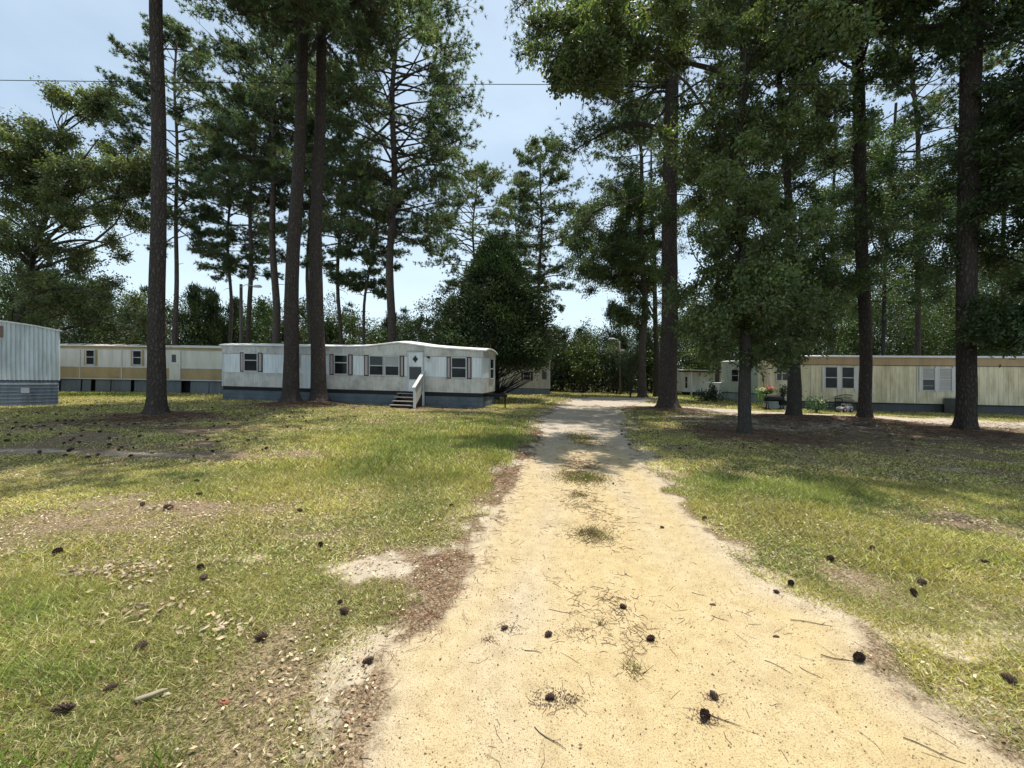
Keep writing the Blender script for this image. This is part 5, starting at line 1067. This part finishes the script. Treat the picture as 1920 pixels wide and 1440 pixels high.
# tufts on the drive
for (px, py, n, sp, hh) in ((1190, 1248, 60, .025, .10), (1130, 1160, 50, .02, .045), (1110, 995, 620, .10, .07), (1090, 893, 2600, .22, .06), (1088, 925, 200, .08, .06), (1090, 820, 1800, .28, .07), (1085, 945, 120, .1, .05)):
    q = G(px, py); x = q[0] + rg.normal(size=n) * sp; y = q[1] + rg.normal(size=n) * sp * (1 if py > 860 else 2.5); az = rg.uniform(0, 6.28, n); c = vary(n, (.16, .17, .06), .3, .1, rg); k = rg.uniform(size=n) < .45; c[k] = (.15, .09, .055)
    g.blades(np.stack([x, y, Hf(x, y)], -1), np.stack([np.cos(az), np.sin(az), rg.uniform(.2, 1.2, n)], -1), hh * rg.uniform(.4, 1.2, n), .0035 + .0007 * q[1], 0, c)
tag(g.obj('grass', M['grass']), 'short patchy yellow green grass over the lot', 'grass', None, 'stuff')

# dead leaves
g = Geo()
for d0, d1, n, s_ in ((1.3, 4, 14000, .026), (4, 9, 22000, .036), (9, 20, 14000, .055)):
    x, y = scatter(n, d0, d1, 1, rg); r_ = onroad(x, y); cl_ = fbm(x, y, 1.5, 3, 111); pr_ = np.clip((cl_ - .38) * 4.2, .10, 1) * np.where(r_ > -.05, .012, 1) + .5 * bare_f(x, y) * (r_ < -.05); k = (rg.uniform(size=n) < pr_) & ~inhouse(x, y); x = x[k]; y = y[k]; m = len(x)
    az = rg.uniform(0, 6.28, m); c = vary(m, (.47, .38, .25), .28, .06, rg); q = rg.uniform(size=m); c[q < .25] *= [.5, .38, .35]; c[q > .94] *= [1.25, 1.35, 1.5]
    g.leaves(np.stack([x, y, Hf(x, y) + rg.uniform(.004, .022, m)], -1), np.stack([np.cos(az), np.sin(az), rg.normal(size=m) * .25], -1), s_ * rg.uniform(.5, 1.35, m), s_ * .55 * rg.uniform(.6, 1.2, m), 0, c, up=np.array([0, 0, 3.]))
# little heaps of dead leaves
for px, py, n, sx in ((240, 1075, 260, .13), (150, 1080, 60, .08), (1825, 978, 120, .12), (440, 920, 70, .12), (300, 955, 60, .1), (400, 1180, 60, .1), (260, 1150, 70, .12)):
    q = G(px, py); x = q[0] + rg.normal(size=n) * sx; y = q[1] + rg.normal(size=n) * sx * .7; az = rg.uniform(0, 6.28, n)
    c = vary(n, (.36, .29, .19), .35, .06, rg); g.leaves(np.stack([x, y, Hf(x, y) + rg.uniform(.004, .035, n)], -1), np.stack([np.cos(az), np.sin(az), rg.normal(size=n) * .35], -1), .045, .022, 0, c, up=np.array([0, 0, 2.]))
tag(g.obj('dead_leaves', M['litter']), 'pale brown fallen oak leaves strewn through the grass', 'leaf litter', None, 'stuff')

# fallen needles and crumbs
g = Geo()
def needles(x, y, ln, w_, c, lift=.006):
    m = len(x); az = rg.uniform(0, 6.28, m); z = Hf(x, y) + lift * rg.uniform(.4, 1.6, m); D = np.stack([np.cos(az), np.sin(az), rg.normal(size=m) * .03], -1); A = np.stack([x, y, z], -1)
    bend = np.cross(D, [0, 0, 1.]) * rg.normal(size=(m, 1)) * .22; ln = ln[:, None]; B = A + (D + bend) * ln * .5; C = A + D * ln; g.sticks(A, B, w_, w_, 0, c); g.sticks(B, C, w_, w_ * .6, 0, c)
x, y = scatter(150000, 1.3, 12, .7, rg, 1.2); k = rg.uniform(size=len(x)) < needle_edge(x, y) * 1.0 * np.where(y < 5, 1, .6); x = x[k]; y = y[k]; m = len(x); needles(x, y, rg.uniform(.03, .13, m), .0006 + .00035 * y, vary(m, (.235, .125, .070), .3, .12, rg), .012)
x, y = scatter(4200, 1.3, 9, .4, rg, .9); k = road_d(x, y) > -.1; x = x[k]; y = y[k]; n_ = fbm(x, y, 1.5, 2, 66); k = rg.uniform(size=len(x)) < np.clip((n_ - .35) * 3, .1, 1); x = x[k]; y = y[k]; m = len(x); needles(x, y, rg.uniform(.02, .13, m) ** 1.0, .0006 + .0003 * y, vary(m, (.20, .12, .07), .3, .1, rg), .005)
n = 5200; y = rg.uniform(2.2, 9.5, n); x = np.interp(y, RD[:, 0], (RD[:, 1] + RD[:, 2]) / 2) + rg.normal(size=n) * .20; k = rg.uniform(size=n) < np.clip((fbm(x, y, 1.6, 3, 68) - .40) * 5, 0, 1); x = x[k]; y = y[k]; m = len(x); needles(x, y, rg.uniform(.02, .09, m), .0007 + .0004 * y, vary(m, (.19, .12, .075), .35, .1, rg), .005)
for i, b in enumerate(TB):
    n = 2600; a = rg.uniform(0, 6.28, n); rr = np.abs(rg.normal(size=n)) * (.8 if i < 3 else 1.1) + b[2] * .5; x = b[0] + np.cos(a) * rr; y = b[1] + np.sin(a) * rr; needles(x, y, rg.uniform(.10, .22, n), .006, vary(n, (.19, .115, .075), .35, .10, rg), .015)
x, y = scatter(30000, 9.5, 19, 1, rg, 1.3); k = (rg.uniform(size=len(x)) < bare_f(x, y)) & ~inhouse(x, y); x = x[k]; y = y[k]; m = len(x); needles(x, y, rg.uniform(.08, .2, m), .005, vary(m, (.17, .12, .085), .35, .10, rg), .01)
# crumbs on the sand
x, y = scatter(30000, 1.3, 7, .5, rg, .95); k = road_d(x, y) > -.25; x = x[k]; y = y[k]; m = len(x); az = rg.uniform(0, 6.28, m); s_ = .0025 + .0055 * rg.uniform(size=m) ** 4 + .0006 * y
g.leaves(np.stack([x, y, Hf(x, y) + .006], -1), np.stack([np.cos(az), np.sin(az), rg.normal(size=m) * .2], -1), s_ * 1.8, s_, 0, vary(m, (.20, .145, .09), .4, .1, rg), up=np.array([0, 0, 3.]))
for px, py, n, sx in ((1035, 1300, 160, .055), (1080, 1175, 90, .06), (915, 1190, 50, .03), (1325, 1335, 70, .03), (1340, 1298, 50, .03), (960, 1170, 60, .04), (1220, 1192, 40, .02), (1120, 1005, 200, .12), (1060, 975, 60, .1), (940, 970, 70, .09), (1070, 1300, 60, .04)):
    q = G(px, py); x = q[0] + rg.normal(size=n) * sx; y = q[1] + rg.normal(size=n) * sx * .7; az = rg.uniform(0, 6.28, n); g.leaves(np.stack([x, y, Hf(x, y) + .007], -1), np.stack([np.cos(az), np.sin(az), rg.normal(size=n) * .2], -1), .010, .005, 0, vary(n, (.12, .075, .055), .4, .1, rg), up=np.array([0, 0, 2.])); needles(x[:n // 4], y[:n // 4], rg.uniform(.02, .07, n // 4), .0011, vary(n // 4, (.13, .08, .055), .3, .1, rg))
tag(g.obj('pine_straw', M['litter']), 'fallen brown pine needles and bark crumbs on sand and grass', 'pine straw', None, 'stuff')

# individual twigs
TW = [(1640/1,0,0)]
def twig(px, py, ln, ang, r, label, grp='fallen twigs'):
    q = G(px, py); q[2] = float(Hf(q[0], q[1])); g = Geo(); s = np.linspace(-.5, .5, 6); d = np.array([math.cos(ang), math.sin(ang), 0]); pn = np.array([-d[1], d[0], 0]); P = s[:, None] * ln * d + (np.sin(s * 5 + px) * ln * .05)[:, None] * pn + [0, 0, r + .006]
    g.tube(P, [r, r, r * .9, r * .8, r * .7, r * .5], 6); g.tube([P[3], P[3] + (d * .6 + pn * .5) * ln * .22 + [0, 0, .004]], [r * .6, r * .3], 5)
    o = g.obj('twig', M['twig']); o.location = tuple(q); tag(o, label, 'twig', grp)
twig(1000, 1212, .10, -.25, .0022, 'straight thin twig on the sand below the two upper cones')
twig(1313, 1108, .09, -.6, .0018, 'thin curved twig above the oval bark flake on the drive')
twig(1350, 1335, .16, -.65, .0025, 'twig beside the crumbled cones low on the drive')
twig(1460, 1240, .13, -.85, .0018, 'slanting thin twig left of the dark cone at the drive edge')
twig(1520, 1252, .10, -1.0, .0018, 'short twig near the dark cone at the drive edge')
twig(1750, 1397, .18, -.65, .0022, 'long thin twig at the bottom right of the drive')
twig(1030, 1372, .16, -.75, .0022, 'dark thin twig at the bottom centre of the drive')
twig(1060, 1138, .22, -.15, .0018, 'long fine needle-like twig across the middle of the drive')
twig(1530, 1162, .28, -.2, .0024, 'long forked twig toward the right edge of the drive')
twig(1570, 1228, .15, -.4, .0030, 'bent dark twig touching the cone at the drive edge')
twig(1350, 1152, .10, -.7, .002, 'short stick right of the cone in the middle of the drive')
# the pale cut stick and the bark flake
q = G(280, 1312); q[2] = float(Hf(q[0], q[1])); g = Geo(); d = np.array([math.cos(.45), math.sin(.45), 0]); g.tube([-d * .052 + [0, 0, .018], -d * .04 + [0, 0, .019], d * .01 + [.003, 0, .022], d * .045 + [0, 0, .025], d * .062 + [.003, .002, .027]], [.004, .009, .0105, .008, .003], 7, lobes=lambda i, th: 1 + .18 * np.random.default_rng(3).normal(size=(len(i), len(th))))
o = g.obj('wood_stick', mat('pale_bark_stick', (.30, .26, .18), .95)[0]); o.location = tuple(q); tag(o, 'thick pale broken stick lying in the grass low on the left', 'stick')
for px, py, s_, lab in ((1337, 1126, .018, 'small dark oval bark flake on the drive'), (1455, 1185, .016, 'little dark bark chip on the right of the drive'), (420, 1318, .02, 'reddish bark piece in the grass right of the pale stick')):
    q = G(px, py); q[2] = float(Hf(q[0], q[1])); g = Geo(); th = np.linspace(0, 2 * np.pi, 10, endpoint=False); rr = 1 + .15 * np.sin(th * 3 + px)
    ring = np.stack([np.cos(th) * s_ * rr * 1.3, np.sin(th) * s_ * .6 * rr, np.full(10, .004)], -1); ring2 = ring * [.8, .8, 1] + [0, 0, .008]; V = np.concatenate([ring, ring2]); i = np.arange(10); j = (i + 1) % 10
    g.add(V, [np.stack([i, j, j + 10, i + 10], -1), (i + 10)[None]]); o = g.obj('bark_flake', M['cone'] if px > 900 else mat('red_bark', (.3, .12, .07), .9)[0]); o.location = tuple(q); tag(o, lab, 'bark flake', 'bark flakes')

# pine cones: open scales round a core
def cone_mesh(seed, n=70, open_=1.0, squash=1.0):
    rg = np.random.default_rng(seed); g = Geo(); L_ = .085; core = np.stack([np.linspace(-.5, .5, 7) * L_, np.zeros(7), np.zeros(7)], -1); g.tube(core, np.array([.008, .015, .018, .016, .013, .009, .003]), 8)
    for i in range(n):
        f = (i + .5) / n; th = i * 2.39996; x = (-.46 + .92 * f) * L_; R_ = (.034 * math.sin(math.pi * min(1, .22 + f * .74)) ** .8) * open_; a = np.array([0, math.cos(th), math.sin(th)]); t = np.array([0, -math.sin(th), math.cos(th)]); X = np.array([1., 0, 0])
        b = X * x + a * .008; tip = X * (x + (.010 + .012 * f)) + a * (R_ * rg.uniform(.9, 1.12)); w_ = .0085; th_ = .0035
        V = [b - t * w_ * .5, b + t * w_ * .5, tip + t * w_ * .8 - X * .002, tip - t * w_ * .8 - X * .002, tip + t * w_ * .5 + X * th_ + a * .002, tip - t * w_ * .5 + X * th_ + a * .002]
        g.add(V, [np.array([[0, 1, 2, 3]]), np.array([[3, 2, 4, 5]]), np.array([[5, 4, 1, 0]])])
    me = g.mesh('pine_cone', M['cone'])
    return me
CM = [cone_mesh(1), cone_mesh(2, 60, .85), cone_mesh(3, 80, 1.1)]
def cone(px, py, s, lab, grp='pine cones on the ground', x=None, y=None, rg=rg):
    q = G(px, py) if x is None else np.array([x, y, 0]); q[2] = float(Hf(q[0], q[1])); o = bpy.data.objects.new('pine_cone', CM[int(rg.integers(3))]); COL.objects.link(o)
    o.location = (float(q[0]), float(q[1]), float(q[2] + .024 * s)); s *= .64; o.scale = (s, s, s * .88); o.rotation_euler = (rg.uniform(0, 6.28), rg.uniform(-.25, .25), rg.uniform(0, 6.28)); tag(o, lab, 'pine cone', grp)
CN = [(647, 1152, 1.0, 'dark open cone in the grass just left of the drive edge'), (637, 1133, .55, 'smaller cone touching the brown band, above the dark open cone'), (492, 1199, .95, 'round dark cone alone in short grass, left of the drive'),
 (123, 1337, 1.15, 'grey brown open cone at the lower left, nearest of the left lawn'), (267, 1217, .95, 'cone lying among dead leaves left of the round dark cone'), (375, 1067, .95, 'upper of two cones close together in the left grass'), (382, 1088, .95, 'lower of two cones close together in the left grass'),
 (945, 1171, .75, 'small brown cone left of its pair in the middle of the drive'), (1027, 1184, .75, 'round dark cone right of its pair in the middle of the drive'), (1167, 1132, .75, 'lone elongated cone in the upper middle of the drive'), (1222, 1191, .8, 'flattened cone on the drive right of the middle pair'),
 (1033, 1299, .7, 'crumbled cone fragment in scattered crumbs low on the drive'), (1340, 1297, .7, 'brown cone above the crushed cone on the drive'), (1323, 1334, .95, 'crushed brown cone lowest on the drive'), (1612, 1233, 1.1, 'black cone at the right edge of the drive beside a bent twig'),
 (1483, 1099, .95, 'dark cone at the grass edge right of the drive'), (1457, 1111, .6, 'half cone just outside the grass edge right of the drive'), (1558, 1051, 1.0, 'round black cone in the right grass, nearest of three'), (1713, 1115, 1.0, 'elongated black cone in the right grass below another'), (1728, 1096, 1.0, 'upper of two black cones in the right grass'),
 (1843, 1058, 1.0, 'dark cone far right in bright grass'), (1895, 1282, 1.0, 'black cone at the lower right edge in the grass'), (1321, 974, .9, 'small cone on the right rim of the drive under the oak shade'), (1636, 1033, .9, 'cone in the middle of the right lawn'), (267, 949, 1, 'cone at the bare brown patch on the left lawn'), (314, 955, 1.3, 'cone among twigs on the brown patch of the left lawn'),
 (375, 930, 1.1, 'lone black cone in bright grass on the left lawn'), (368, 905, 1.0, 'cone by the sandy strip of the left lawn'), (601, 1025, .9, 'cone in the left grass level with the sandy patch'), (563, 960, .9, 'small cone in the left grass beyond the sandy patch'), (846, 951, .9, 'cone by the brown needle band left of the drive'), (110, 1039, 1.2, 'pale cone in yellow grass at the far left'),
 (688, 1243, .9, 'cone buried in brown needles left of the drive'), (205, 1296, .8, 'small cone half hidden in grass above the grey cone'), (1150, 905, .7, 'cone at the right of the grass clump on the drive'), (1242, 985, .7, 'flat cone near the right rim of the drive')]
for a in CN: cone(*a)
CL = 'dark pine cone among the many scattered under the left pines'; n = 0
while n < 255:
    px = rg.uniform(-30, 760); py = 752 + rg.uniform(0, 1) ** 1.9 * 112
    if py > 868 - .085 * max(px - 250, 0) or (px > 520 and py > 812): continue
    q = G(px, py)
    if inhouse(np.array([q[0]]), np.array([q[1] + .15]))[0] or inhouse(np.array([q[0]]), np.array([q[1]]))[0]: continue
    cone(px, py, rg.uniform(.8, 1.3), CL, 'cones scattered under the left pines'); n += 1
for i in range(45):
    px = rg.uniform(1150, 1900); py = rg.uniform(785, 850); cone(px, py, rg.uniform(.8, 1.25), 'dark pine cone among those scattered in the shade under the right trees', 'cones scattered under the right trees')
print('built')
